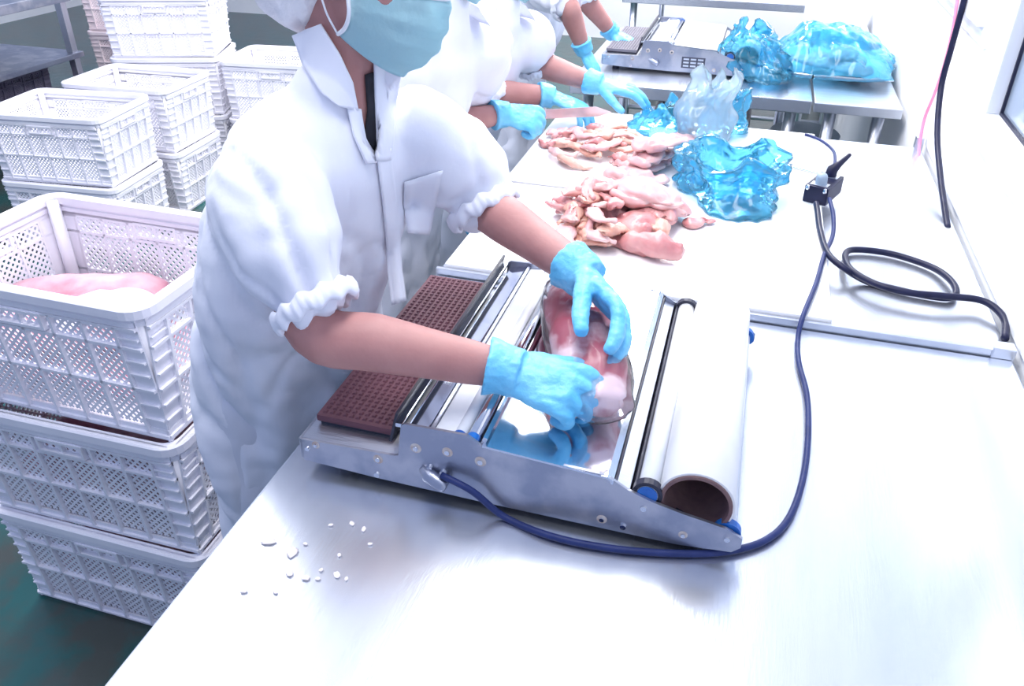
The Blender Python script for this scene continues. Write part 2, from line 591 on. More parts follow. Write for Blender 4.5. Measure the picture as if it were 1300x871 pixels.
    # wrapping plate
    b = NB()
    prof = [(-0.250, 0.944), (-0.250, 0.947), (-0.092, 0.937), (-0.084, 0.933), (-0.084, 0.927), (-0.087, 0.927), (-0.088, 0.931), (-0.093, 0.934)]
    prism_xz(b, prof, MY0 - 0.001, MY1 + 0.001); done('wrapping_plate', b, 'mirror_steel', e)
    slab('film_brake', -0.074, 0.918, 0.020, 0.003, 0.35, 'steel')
    slab('rail', -0.063, 0.905, 0.003, 0.035, 0.3, 'dark_rubber')
    slab('back_sheet', -0.082, 0.905, 0.003, 0.05, 0.0, 'dark_rubber')
    # rollers carrying the film
    rod('film_roller', -0.043, 0.916, 0.0135, 'roller_white', MY0 + 0.006, MY1 - 0.006, 'dark_rubber', 0.0185)
    b = NB(); loft(b, [(-0.043, MY0 + 0.0045, 0.916), (-0.043, MY0 + 0.0062, 0.916)], [0.0125, 0.0125], 20, dome=False)
    done('hub', b, 'blue_cap', e)
    rod('support_roller', 0.056, 0.880, 0.010, 'roller_white', MY0 + 0.006, MY1 - 0.006, 'blue_cap', 0.0165)
    b = NB(); prism_xz(b, [(-0.055, 0.900), (-0.03, 0.893), (0.0, 0.880), (0.03, 0.862), (0.03, 0.858), (-0.055, 0.858)], MY0 + 0.0045, MY0 + 0.03)
    done('inner_bracket', b, 'dark_rubber', e)
    # bolts on the near side plate
    for (px, py, r, rust) in [(391, 569, 4.2, 0), (401, 565, 3.5, 1), (480, 583, 4.2, 1), (479, 602, 5.0, 0), (528, 569, 4.6, 1), (568, 574, 4.4, 1),
                              (610, 586, 4.6, 1), (764, 659, 4.0, 1), (791, 668, 4.8, 0), (817, 645, 4.8, 0), (923, 684, 4.4, 0), (867, 679, 3.4, 1)]:
        c = at(px, py, Y=MY0)
        rr = r / 1000.0 * 0.98
        if rust:
            b = NB(); loft(b, [c + V((0, -0.0005, 0)), c + V((0, 0.0005, 0))], [rr * 1.7] * 2, 14, dome=False); wsh = done('washer', b, 'rust_ring', e)
        b = NB(); loft(b, [c + V((0, 0.001, 0)), c + V((0, -0.003, 0))], [rr, rr * 0.8], 12, dome=False); done('bolt', b, 'chrome', e)
    # cable clamp
    c = at(552, 601, Y=MY0)
    b = NB(); loft(b, [c + V((-0.014, -0.003, 0.004)), c + V((-0.006, -0.008, 0.002)), c + V((0.014, -0.011, -0.006))], [0.006, 0.010, 0.0095], 14, dome=True)
    o = done('cable_clamp', b, 'worn_steel', e, True)
    for dx, dz in ((-0.006, 0.010), (0.012, 0.006)):
        b = NB(); loft(b, [c + V((dx, 0.001, dz)), c + V((dx, -0.005, dz))], [0.005, 0.004], 12, dome=False); done('bolt', b, 'chrome', e)
    return e


m1 = build_machine()
tag(m1, 'stainless film wrapping machine with reddish brown sealing pad, worker wrapping meat on it', 'wrapping machine', 'tabletop wrapping machines')
m2 = copy_tree(m1)
m2.location = (-0.035, 2.335, 0.0)
tag(m2, 'stainless film wrapping machine with small dark plaque beside blue bags', 'wrapping machine', 'tabletop wrapping machines')
for ch in m2.children:
    if ch.name.startswith('seal_pad'):
        ch['label'] = 'grey sealing pad'
        for q_ in [ch] + list(ch.children):
            q_.data = q_.data.copy()
            q_.data.materials[0] = MATS['grey_pad']
b = NB(); c = at(880, 80, Y=MY0 + 2.335)
boxc(b, (c.x + 0.035, c.y - 2.335, c.z), (0.085, 0.002, 0.04)); pq = done('plaque', b, 'plaque', m2)
b = NB()
for r_ in range(3):
    for k_ in range(3):
        boxc(b, (c.x + 0.035 - 0.026 + k_ * 0.026, c.y - 2.335 - 0.0012, c.z - 0.012 + r_ * 0.012), (0.020, 0.001, 0.006))
done('plaque_print', b, 'steel', pq)


def film_roll(dx, dy, label, r=0.0455, yn=0.742, yf=1.205):
    e = empty('film_roll', (0.015 + dx, yn + dy, 0.9))
    x, z = 0.0, 0.0485

    def annulus(nm, r0, r1, y0, y1, m, par):
        b = NB(); seg = 40
        rings = []
        for (rr, yy) in ((r1, y0), (r1, y1), (r0, y1), (r0, y0)):
            rings.append([b.verts.new((x + rr * math.cos(2 * PI * j / seg), yy, z + rr * math.sin(2 * PI * j / seg))) for j in range(seg)])
        for i in range(4):
            for j in range(seg):
                k = (j + 1) % seg
                b.faces.new([rings[i][j], rings[i][k], rings[(i + 1) % 4][k], rings[(i + 1) % 4][j]])
        o = done(nm, b, m, par)
        o.data.polygons.foreach_set('use_smooth', [abs(p.normal.y) < 0.5 for p in o.data.polygons])
        return o
    c0 = annulus('cardboard_core', 0.0385, 0.0425, 0.0, yf - yn, 'cardboard', e)
    c0['label'] = 'brown cardboard core'
    annulus('film', 0.0426, r, 0.003, yf - yn - 0.003, 'white_film_roll', e)
    e.location.z = 0.866
    tag(e, label, 'film roll')
    return e


film_roll(0, 0, 'roll of white cling film on brown cardboard core, on the near wrapping machine')
film_roll(-0.035, 2.335, 'roll of white cling film behind the blue bags on the second wrapping machine')

# power cable of the near machine: clamp -> table -> socket block
PLUG = at(1043, 250, z=BZ)
pts = [at(560, 603, Y=MY0 - 0.010)] + [at(600, 624, Y=MY0 - 0.014)] + [at(x, y, z=TZ + 0.006) for x, y in
      [(640, 656), (700, 681), (780, 697), (870, 703), (930, 699), (975, 684), (1003, 655), (1020, 605), (1026, 550), (1024, 500), (1014, 460), (1013, 430)]] + \
      [at(1020, 400, z=BZ + 0.006), at(1036, 360, z=BZ + 0.006), at(1046, 325, z=BZ + 0.006), at(1057, 300, z=BZ + 0.008), at(1058, 275, z=BZ + 0.02), at(1053, 252, z=BZ + 0.03)]
b = NB(); tube(b, pts, 0.0046, 10, 6)
tag(done('power_cable', b, 'cable', None, True), 'dark blue power cable curving from the wrapping machine to the socket block', 'cable')
# thick cable with the loop
pts = [at(1036, 258, z=BZ + 0.02), at(1038, 270, z=BZ + 0.014), at(1041, 292, z=BZ + 0.008), at(1050, 320, z=BZ + 0.008), at(1068, 338, z=BZ + 0.008), at(1100, 357, z=TZ + 0.008), at(1140, 368, z=TZ + 0.008), at(1180, 376, z=TZ + 0.008),
       at(1206, 378, z=TZ + 0.009), at(1214, 370, z=TZ + 0.012), at(1205, 354, z=TZ + 0.012), at(1180, 338, z=TZ + 0.009), at(1130, 322, z=TZ + 0.009), at(1085, 317, z=TZ + 0.010),
       at(1073, 324, z=TZ + 0.013), at(1080, 342, z=TZ + 0.022), at(1110, 360, z=TZ + 0.024), at(1150, 371, z=TZ + 0.024), at(1200, 376, z=TZ + 0.026), at(1240, 380, z=TZ + 0.022), at(1262, 390, z=TZ + 0.02),
       at(1276, 408, z=TZ + 0.014), at(1276, 430, z=TZ + 0.010)]
b = NB(); tube(b, pts, 0.0066, 12, 6)
tag(done('power_cable', b, 'black_cable', None, True), 'thick black cable coiled in a loop on bare steel beside the wall', 'cable')
# thin lead leaving the socket block at the back
pts = [at(1056, 212, z=BZ + 0.045), at(1060, 206, z=BZ + 0.04), at(1058, 192, z=BZ + 0.012), at(1045, 180, z=BZ + 0.006), at(1030, 173, z=BZ + 0.006), at(1022, 171, z=BZ + 0.006)]
b = NB(); tube(b, pts, 0.0042, 8, 6)
tag(done('power_cable', b, 'cable', None, True), 'short thin dark cable trailing behind the socket block', 'cable')
# wall cables
pts = [at(1236, -60, X=WX - 0.030), at(1224, 0, X=WX - 0.030), at(1208, 60, X=WX - 0.030), at(1195, 110, X=WX - 0.030), at(1190, 170, X=WX - 0.030), at(1194, 225, X=WX - 0.030), at(1200, 270, X=WX - 0.030), at(1203, 290, X=WX - 0.030)]
b = NB(); tube(b, pts, 0.0075, 10, 6)
tag(done('wall_cable', b, 'black_cable', None, True), 'thick black cable hanging down the white wall', 'cable')
pts = [at(1218, -20, X=WX - 0.028), at(1210, 35, X=WX - 0.028), at(1198, 85, X=WX - 0.028), at(1186, 120, X=WX - 0.028), at(1174, 150, X=WX - 0.028), at(1168, 180, X=WX - 0.028), at(1166, 200, X=WX - 0.028)]
b = NB(); tube(b, pts, 0.0042, 8, 6)
tag(done('string', b, 'pink_cord', None, True), 'thin pink string hanging on the white wall', 'string')
pts = [at(1076, -30, X=WX - 0.01), at(1072, 10, X=WX - 0.01), at(1069, 45, X=WX - 0.01)]
b = NB(); tube(b, pts, 0.008, 8, 4)
tag(done('wall_cable', b, 'black_cable', None, True), 'dark cable on the far wall above the filled blue bag', 'cable')

# socket block
e = empty('socket_block', PLUG)
ang = 0.62
M = Matrix.Rotation(ang, 4, 'Z')
e.rotation_euler.z = 1.2 - PI
b = NB(); box(b, -0.055, 0.055, -0.028, 0.028, 0.0005, 0.042); done('body', b, 'black_cable', e, bevel=0.004)
for s in (-1, 1):
    b = NB(); box(b, s * 0.034 - 0.012, s * 0.034 + 0.012, -0.020, 0.020, 0.042, 0.0435); done('socket_face', b, 'steel', e, bevel=0.0005)
b = NB(); loft(b, [(-0.036, 0.0, 0.0435), (-0.036, 0.002, 0.06), (-0.05, 0.01, 0.07), (-0.085, 0.02, 0.085)], [0.014, 0.013, 0.008, 0.005], 12); done('plug', b, 'black_cable', e, True)
b = NB(); loft(b, [(0.03, 0.0, 0.0435), (0.03, 0.0, 0.058)], [0.014, 0.013], 12); done('plug', b, 'stool_grey', e, True)
for s in (-1, 1):
    b = NB(); loft(b, [(0.057, s * 0.02, 0.036), (0.057, s * 0.02, 0.040)], [0.005, 0.004], 10); done('screw', b, 'chrome', e)
tag(e, 'black socket block with plugs on the edge of the white board', 'socket')

# thin steel rod by the socket
b = NB(); a0, a1 = at(985, 207, z=BZ + 0.004), at(1083, 230, z=BZ + 0.004)
loft(b, [a0, a0.lerp(a1, 0.5), a1], [0.0035, 0.0035, 0.002], 8); tag(done('sharpening_rod', b, 'chrome', None, True), 'thin steel rod lying under the socket block', 'rod')


# ------------------------------------------------------------------ crates
def lattice(bm, w, h, pitch=0.0165, bar=0.0055, t=0.002):
    """crossed diagonal strips filling a w x h panel in the XZ plane, centred in x, z from 0"""
    for sgn in (-1, 1):
        n = int((w + h) / pitch) + 1
        for i in range(n):
            c = -w / 2 - (h if sgn > 0 else 0) + i * pitch * 1.0
            # line x = c + s*z (sgn>0) or x = c - s*z
            z0, z1 = 0.0, h
            if sgn > 0:
                xa, xb = c, c + h
            else:
                xa, xb = c + 0, c - h
            # clip to panel
            def clip(xa, xb, z0, z1):
                pts = []
                if xa < -w / 2:
                    if xb <= -w / 2: return None
                    k = (-w / 2 - xa) / (xb - xa); z0 = z0 + (z1 - z0) * k; xa = -w / 2
                if xa > w / 2:
                    if xb >= w / 2: return None
                    k = (w / 2 - xa) / (xb - xa); z0 = z0 + (z1 - z0) * k; xa = w / 2
                zz = z1
                if xb > w / 2:
                    k = (w / 2 - xa) / (xb - xa); zz = z0 + (z1 - z0) * k; xb = w / 2
                if xb < -w / 2:
                    k = (-w / 2 - xa) / (xb - xa); zz = z0 + (z1 - z0) * k; xb = -w / 2
                return xa, xb, z0, zz
            r = clip(xa, xb, z0, z1)
            if not r:
                continue
            xa, xb, za, zb = r
            d = V((xb - xa, 0, zb - za))
            if d.length < 0.008:
                continue
            d.normalize()
            p = V((-d.z, 0, d.x)) * bar / 2
            A, B = V((xa, 0, za)), V((xb, 0, zb))
            o = V((0, t / 2 * (1.0 if sgn > 0 else 0.8), 0))
            vs = [bm.verts.new(q) for q in (A - p - o, A + p - o, B + p - o, B - p - o, A - p + o, A + p + o, B + p + o, B - p + o)]
            for f in ((0, 1, 2, 3), (7, 6, 5, 4), (0, 4, 5, 1), (3, 2, 6, 7), (1, 5, 6, 2), (0, 3, 7, 4)):
                bm.faces.new([vs[k] for k in f])


CW, CD, CH = 0.56, 0.40, 0.30


def build_crate(m):
    e = empty('crate')
    tp = 0.018    # taper per side

    def side(w, place):
        """place: matrix from panel space (x along, y outward = -y, z up)"""
        wt = w - 0.03
        # lattice
        b = NB(); lattice(b, wt - 0.09, CH - 0.075)
        for v in b.verts:
            v.co = place @ (v.co + V((0, 0, 0.03)))
        done('lattice_panel', b, m, e, kind='stuff')
        # ribs: rows and columns
        b = NB()
        for z in (0.012, 0.122, 0.215, 0.258):
            box(b, -wt / 2, wt / 2, -0.009, 0.002, z - 0.003, z + 0.003, place)
        ncol = 7 if w > 0.5 else 5
        for i in range(ncol):
            x = -(wt - 0.09) / 2 + (wt - 0.09) * i / (ncol - 1)
            box(b, x - 0.003, x + 0.003, -0.009, 0.002, 0.012, 0.258, place)
        done('rib_grid', b, m, e)
        # lower skirt
        b = NB(); box(b, -wt / 2, wt / 2, -0.004, 0.001, 0.0, 0.026, place); done('skirt', b, m, e)
        # solid end panels beside the corners with curved webs
        for s in (-1, 1):
            b = NB()
            x0 = s * (wt / 2 - 0.022)
            box(b, x0 - 0.022, x0 + 0.022, -0.002, 0.002, 0.012, 0.27, place)
            for z in (0.05, 0.085, 0.155, 0.185, 0.235):
                box(b, x0 - 0.02, x0 + 0.02, -0.008, -0.001, z - 0.002, z + 0.002, place)
            done('corner_panel', b, m, e)
        # grip frame around the hand slot
        b = NB()
        gw = 0.055
        box(b, -gw, gw, -0.012, 0.003, 0.252, 0.258, place); box(b, -gw, gw, -0.012, 0.003, 0.222, 0.228, place)
        box(b, -gw, -gw + 0.006, -0.012, 0.003, 0.228, 0.252, place); box(b, gw - 0.006, gw, -0.012, 0.003, 0.228, 0.252, place)
        done('handle_frame', b, m, e)
        # the strip of wall above the lattice, open at the hand slot
        b = NB()
        box(b, -wt / 2, -gw, -0.002, 0.002, 0.25, 0.30, place); box(b, gw, wt / 2, -0.002, 0.002, 0.25, 0.30, place)
        box(b, -gw, gw, -0.002, 0.002, 0.255, 0.30, place)
        done('top_band', b, m, e)
    sl = tp / CH

    def tilt(rot, dist):
        return Matrix.Rotation(rot, 4, 'Z') @ Matrix.Translation((0, -dist, 0)) @ Matrix(((1, 0, 0, 0), (0, 1, -sl, 0), (0, 0, 1, 0), (0, 0, 0, 1)))
    side(CW - tp, tilt(0, CD / 2 - tp - 0.012)); side(CW - tp, tilt(PI, CD / 2 - tp - 0.012))
    side(CD - tp, tilt(PI / 2, CW / 2 - tp - 0.012)); side(CD - tp, tilt(-PI / 2, CW / 2 - tp - 0.012))
    # rim: two stepped bands, rounded corners
    def ring(nm, ox, oy, wdt, z0, z1, rad):
        b = NB()

        def loop(hx, hy, r, z):
            vs = []
            for cx, cy, a0 in ((hx - r, hy - r, 0), (-hx + r, hy - r, PI / 2), (-hx + r, -hy + r, PI), (hx - r, -hy + r, 1.5 * PI)):
                for k in range(6):
                    a = a0 + PI / 2 * k / 5
                    vs.append(b.verts.new((cx + r * math.cos(a), cy + r * math.sin(a), z)))
            return vs
        L = [loop(ox, oy, rad, z0), loop(ox, oy, rad, z1 - 0.003), loop(ox - 0.003, oy - 0.003, rad, z1), loop(ox - wdt + 0.003, oy - wdt + 0.003, rad * 0.6, z1), loop(ox - wdt, oy - wdt, rad * 0.6, z1 - 0.003), loop(ox - wdt, oy - wdt, rad * 0.6, z0)]
        n = len(L[0])
        for i in range(len(L)):
            A, B = L[i], L[(i + 1) % len(L)]
            for j in range(n):
                b.faces.new([A[j], A[(j + 1) % n], B[(j + 1) % n], B[j]])
        return done(nm, b, m, e)
    ring('rim', CW / 2, CD / 2, 0.022, CH - 0.020, CH, 0.045)
    ring('rim_step', CW / 2 - 0.006, CD / 2 - 0.006, 0.012, CH - 0.038, CH - 0.026, 0.042)
    ring('base_ring', CW / 2 - tp - 0.008, CD / 2 - tp - 0.008, 0.016, 0.001, 0.014, 0.04)
    for sx in (-1, 1):
        for sy in (-1, 1):
            b = NB()
            x, y = sx * (CW / 2 - 0.028), sy * (CD / 2 - 0.028)
            loft(b, [(x - sx * tp, y - sy * tp, 0.003), (x, y, CH - 0.01)], [0.014, 0.014], 12, dome=False)
            done('corner_post', b, m, e, True)
    b = NB(); box(b, -CW / 2 + 0.04, CW / 2 - 0.04, -CD / 2 + 0.04, CD / 2 - 0.04, 0.004, 0.009); done('base', b, m, e)
    return e


crate0 = build_crate('crate_plastic')
_first = [True]


def crate(x, y, z, rz, label, group):
    global crate0
    o = crate0 if _first[0] else copy_tree(crate0)
    _first[0] = False
    o.location = (x, y, z)
    o.rotation_euler = (0, 0, rz)
    tag(o, label, 'crate', group)
    return o


G1 = 'white plastic crates stacked beside the main worker'
sx_, sy_ = -1.21, 1.135
crate(sx_, sy_, 0.0, 0.0, 'white perforated crate on the green floor, lowest of the stack beside the table', G1)
crate(sx_ + 0.002, sy_ - 0.004, CH + 0.0005, 0.01, 'white perforated crate in the middle of the stack beside the table', G1)
crate(sx_ + 0.006, sy_ + 0.004, 2 * CH + 0.001, -0.01, 'white open crate holding pale meat slabs, on top of the stack', G1)
G2 = 'white plastic crates stacked farther back'
crate(-2.79, 2.735, 0.0, 0.10, 'white crate on the floor under the empty open crate', G2)
crate(-2.79, 2.735, CH + 0.001, 0.12, 'white open crate with blue light through its holes, in front of another open crate', G2)
crate(-2.80, 3.20, 0.0, 0.06, 'white crate on the floor, lower of the pair before the tall stack', G2)
crate(-2.80, 3.20, CH + 0.001, 0.05, 'white open crate with bits of meat, right before the tall stack', G2)
G3 = 'white plastic crates in the tall stack'
crate(-2.97, 3.72, 0.0, 0.3, 'white crate on the floor, lowest of the tall stack', G3)
crate(-2.97, 3.72, CH + 0.001, 0.33, 'white crate in the tall stack, just below its upper crate', G3)
crate(-2.97, 3.72, 2 * CH + 0.002, 0.36, 'white crate with blue hand slot, upper one of the tall stack', G3)
crate(-2.36, 3.80, 0.0, 0.1, 'white crate on the floor, lower of the pair beside the tall stack', G2)
crate(-2.36, 3.80, CH + 0.001, 0.12, 'white closed looking crate, upper of the pair beside the tall stack', G2)
pc = build_crate('crate_pink')
pc.location = (-3.52, 4.20, 0.0); pc.rotation_euler.z = 0.2
tag(pc, 'pale pink crate on the floor, lowest of the pink stack', 'crate', 'pale pink crates')
for k_, lb in ((1, 'pale pink crate in the middle of the pink stack'), (2, 'pale pink crate on top of the pink stack')):
    p2 = copy_tree(pc); p2.location.z = k_ * (CH + 0.001); tag(p2, lb, 'crate', 'pale pink crates')

# steel rack with dark crates at the back left
e = empty('steel_rack', (-4.25, 3.10, 0))
for nm, z0, z1 in (('rack_top', 0.80, 0.85), ('rack_shelf', 0.50, 0.53), ('rack_shelf', 0.2, 0.23)):
    b = NB(); box(b, -0.6, 0.6, -0.7, 0.7, z0, z1); done(nm, b, 'worn_steel', e, bevel=0.004)
for sx in (-1, 1):
    for sy in (-1, 1):
        b = NB(); box(b, sx * 0.56 - 0.02, sx * 0.56 + 0.02, sy * 0.66 - 0.02, sy * 0.66 + 0.02, 0, 0.8); done('leg', b, 'steel', e)
tag(e, 'grey steel rack with shelves behind the crate stacks', 'rack')
dk = build_crate('crate_dark')
dk.location = (-4.0, 3.42, 0.2305); dk.rotation_euler.z = PI / 2; dk.scale = (1, 1, 0.85)
tag(dk, 'dark purple crate on the low shelf of the steel rack', 'crate')
for k_ in range(2):
    d2 = copy_tree(dk); d2.location = (-0.17, 3.36, k_ * (CH + 0.001)); d2.scale = (1, 1, 1)
    tag(d2, ['dark crate on the floor under the far steel table', 'dark crate under the far steel table, upper of the two'][k_], 'crate')
b = NB(); box(b, -0.24, 0.24, -0.2, 0.2, 0, 0.22); o = done('plastic_tub', b, 'crate_plastic', None, bevel=0.03); o.location = (-4.0, 2.75, 0.2305)
tag(o, 'white tub on the low shelf of the steel rack', 'tub')


# ------------------------------------------------------------------ meat
rng = random.Random(7)


def lump_noise(me, amp, s, seed):
    o = V((seed * 3.1, seed * 1.7, seed * 2.3))
    displace(me, lambda p, n: n * amp * (nz(p + o, s) + 0.5 * nz(p + o, s * 2.3) - 1.1 * math.exp(-(nz(p + o + V((4, 2, 1)), s * 0.9) / 0.10) ** 2)))


def piece_strip(seed, L=0.11, w=0.016, t=0.010):
    r = random.Random(seed)
    b = NB()
    a = r.uniform(1.0, 2.9) * r.choice((-1, 1))
    pts = []
    p = V((-L / 2, 0, t)); h = -a / 2
    n = 7
    for i in range(n):
        pts.append(p.copy()); p = p + V((math.cos(h), math.sin(h), 0)) * (L / (n - 1)); h += a / (n - 1)
        p.z = t + 0.004 * math.sin(i * 1.3 + seed)
    pp = catmull(pts, 3)
    rr = interp([(t * 0.5, w * 0.45), (t * 0.95, w * 0.9), (t, w * r.uniform(0.9, 1.25)), (t * 0.85, w * r.uniform(0.6, 1.0)), (t * 0.45, w * 0.4)], len(pp))
    loft(b, pp, rr, 14, ref=(0, 0, 1))
    me = bpy.data.meshes.new('chicken_strip')
    bmesh.ops.recalc_face_normals(b, faces=b.faces); b.to_mesh(me); b.free()
    lump_noise(me, 0.005, 36, seed)
    return me


def piece_fillet(seed, L=0.13, w=0.035, t=0.018):
    r = random.Random(seed)
    b = NB()
    vs = ell(b, (0, 0, 0), (1, 1, 1), None, 40, 26)
    for v in vs:
        x, y, z = v.co
        taper = 1.0 - 0.45 * max(0.0, x * 0.5 + 0.5) ** 1.5
        v.co = V((x * L / 2, y * w * taper + 0.25 * w * math.sin(x * 2.0 + seed), z * t * taper * (1.0 if z > 0 else 0.6) + t * 0.6))
    me = bpy.data.meshes.new('chicken_fillet')
    bmesh.ops.recalc_face_normals(b, faces=b.faces); b.to_mesh(me); b.free()
    lump_noise(me, 0.009, 20, seed)
    return me


def piece_leg(seed, L=0.12):
    b = NB()
    pts = catmull([(-L / 2, 0, 0.022), (-L * 0.22, 0.004, 0.026), (L * 0.1, 0.0, 0.018), (L * 0.33, -0.006, 0.013), (L / 2, -0.008, 0.014)], 4)
    rr = interp([0.014, 0.026, 0.021, 0.011, 0.0135], len(pts))
    loft(b, pts, rr, 16, ref=(0, 0, 1))
    me = bpy.data.meshes.new('chicken_leg')
    bmesh.ops.recalc_face_normals(b, faces=b.faces); b.to_mesh(me); b.free()
    lump_noise(me, 0.005, 35, seed)
    return me


KINDS = {'strip': piece_strip, 'fillet': piece_fillet, 'leg': piece_leg}
NAMES = {'strip': 'chicken_strip', 'fillet': 'chicken_breast', 'leg': 'chicken_drumstick'}


def chicken(kind, loc, rz, label, group, seed, m='chicken', tilt=0.0, roll=0.0, scale=1.0, **k):
    o = link(NAMES[kind], KINDS[kind](seed, **k), m, None, True)
    o.location = loc
    o.rotation_euler = (roll, tilt, rz)
    o.scale = (scale,) * 3
    tag(o, label, 'chicken', group)
    return o


GP = 'raw chicken pieces in the large heap'
cx, cy = -0.225, 1.585
heap = [
    # dx, dy, dz, rz, material, length, width, thickness, label
    (0.060, 0.020, 0.000, 0.5, 'chicken', 0.15, 0.062, 0.036, 'thick pink chicken breast at the bottom of the large heap'),
    (0.075, 0.105, 0.000, -0.5, 'chicken_pale', 0.15, 0.060, 0.036, 'pale chicken breast at the bottom of the large heap towards the blue bag'),
    (-0.015, 0.085, 0.000, 1.3, 'chicken_pale', 0.16, 0.062, 0.034, 'pale chicken breast under the strips of the large heap'),
    (0.045, 0.065, 0.040, 0.1, 'chicken_pale', 0.17, 0.070, 0.040, 'large rounded pale chicken breast crowning the large heap'),
    (0.090, 0.060, 0.022, -1.0, 'chicken', 0.12, 0.045, 0.030, 'smooth pink chicken thigh on the bag side of the large heap'),
    (-0.030, 0.120, 0.030, 2.6, 'chicken', 0.13, 0.050, 0.026, 'flat pink chicken flap at the rear of the large heap'),
    (0.035, 0.150, 0.012, 0.2, 'chicken_pale', 0.13, 0.045, 0.030, 'pale chicken thigh at the rear of the large heap'),
]
for i, (dx, dy, dz, rz, m, L_, w_, t_, lb) in enumerate(heap):
    chicken('fillet', (cx + dx, cy + dy, BZ + dz), rz, lb, GP, 100 + i, m, 0, L=L_, w=w_, t=t_)
for i in range(38):
    a = 1.9 + 2.9 * rng.random()
    rr = 0.020 + 0.120 * math.sqrt(rng.random())
    dx, dy = math.cos(a) * rr * 1.10, math.sin(a) * rr * 1.05 + 0.02
    dz = max(0.0, 0.075 - rr * 0.55) + 0.004 * (i % 4)
    chicken('strip', (cx + dx - 0.005, cy + dy, BZ + dz), a + PI / 2 * (0.3 + 1.0 * rng.random()), ['folded pink strip of raw chicken in the large heap', 'yellowish fatty strip of raw chicken in the large heap', 'pale whitish strip of raw chicken in the large heap', 'folded pink strip of raw chicken in the large heap'][i % 4], GP + ', ' + ['pink', 'fatty', 'pale', 'pink'][i % 4] + ' strips', 200 + i,
            ['chicken', 'chicken_fat', 'chicken_pale', 'chicken'][i % 4], 0.5 * (rng.random() - 0.5), 0.9 * (rng.random() - 0.5), L=0.085 + 0.06 * rng.random(), w=0.013 + 0.008 * rng.random())
p = at(812, 322, z=BZ); chicken('leg', (p.x, p.y, BZ), 2.9, 'plump chicken leg lying at the front of the large heap', None, 41, 'chicken', L=0.14, scale=1.15)
p = at(790, 303, z=BZ + 0.03); chicken('strip', (p.x, p.y, BZ + 0.03), 0.6, 'orange tinted chicken fat strip above the front leg', None, 42, 'chicken_fat', 0.2, L=0.09, w=0.022)
p = at(828, 296, z=BZ + 0.02); chicken('strip', (p.x, p.y, BZ + 0.022), -1.0, 'orange tinted chicken fat strip at the right of the front leg', None, 43, 'chicken_fat', 0.2, L=0.08, w=0.02)
p = at(887, 286, z=BZ); chicken('fillet', (p.x, p.y, BZ), 0.35, 'small loose chicken piece between heap and blue bag', None, 44, 'chicken', L=0.075, w=0.022, t=0.013)
GQ = 'raw chicken pieces in the small heap'
for i in range(26):
    a = rng.random() * 2 * PI
    rr = 0.105 * math.sqrt(rng.random())
    p = at(762, 196, z=BZ)
    dx, dy = math.cos(a) * rr * 1.15, math.sin(a) * rr * 1.5
    chicken('strip', (p.x + dx, p.y + dy, BZ + 0.014 + max(0, 0.04 - rr * 0.45)), rng.uniform(-0.6, 0.9), ['pink chicken strip in the small heap beside the knife', 'yellowish fatty chicken strip in the small heap beside the knife', 'pale whitish chicken strip in the small heap beside the knife'][i % 3], GQ + ', ' + ['pink', 'fatty', 'pale'][i % 3], 300 + i,
            ['chicken', 'chicken_fat', 'chicken_pale'][i % 3], 0.2 * (rng.random() - 0.5), 0, L=0.09 + 0.04 * rng.random(), w=0.016)
GR = 'pale chicken pieces against the blue bag'
for i, (px, py, dz, rz) in enumerate([(812, 215, 0, 0.4), (845, 200, 0, 1.2), (828, 205, 0.03, 0.8), (850, 190, 0.03, 2.0), (866, 186, 0.0, 0.3), (840, 190, 0.058, 1.0), (808, 232, 0.0, 0.1)]):
    p = at(px, py, z=BZ + dz)
    chicken('fillet', (p.x, p.y, BZ + dz), rz, 'pale whitish chicken piece heaped against the open blue bag', GR, 400 + i, 'chicken_pale', 0, L=0.16, w=0.05, t=0.024)

# wrapped cut of meat in the worker's hands, on the wrapping plate
PK = V((-0.172, 0.955, 0.950))
pd = V((0.36, -0.93, 0)).normalized()
e = empty('meat_package', PK, math.atan2(pd.y, pd.x))
b = NB()
pts = catmull([(-0.15, 0, 0.026), (-0.09, 0, 0.032), (0.0, 0.0, 0.036), (0.09, 0, 0.034), (0.135, 0, 0.030)], 5)
rr = interp([(0.020, 0.032), (0.030, 0.045), (0.034, 0.052), (0.031, 0.046), (0.024, 0.038)], len(pts))
loft(b, pts, rr, 24, ref=(0, 0, 1))
bmesh.ops.recalc_face_normals(b, faces=b.faces)
me = bpy.data.meshes.new('meat_cut'); b.to_mesh(me); b.free()
lump_noise(me, 0.006, 22, 3); link('meat_cut', me, 'red_meat', e, True)
b = NB()
loft(b, catmull([(-0.158, 0, 0.027)] + [(x, 0, 0.030 + 0.006 * math.cos(x * 9)) for x in (-0.09, 0.0, 0.09)] + [(0.146, 0, 0.031)], 8), interp([(0.022, 0.035), (0.0335, 0.0485), (0.038, 0.0555), (0.034, 0.0495), (0.026, 0.041)], 33), 36, ref=(0, 0, 1))
bmesh.ops.recalc_face_normals(b, faces=b.faces)
me = bpy.data.meshes.new('plastic_wrap'); b.to_mesh(me); b.free()
displace(me, lambda p, n: n * (0.004 * abs(nz(V((p.x * 0.25 + p.y * 0.5, p.y, p.z)), 90)) + 0.001)); link('plastic_wrap', me, 'clear_wrap', e, True)
tag(e, 'long cut of red and white meat in clear film, held on the wrapping plate', 'meat')


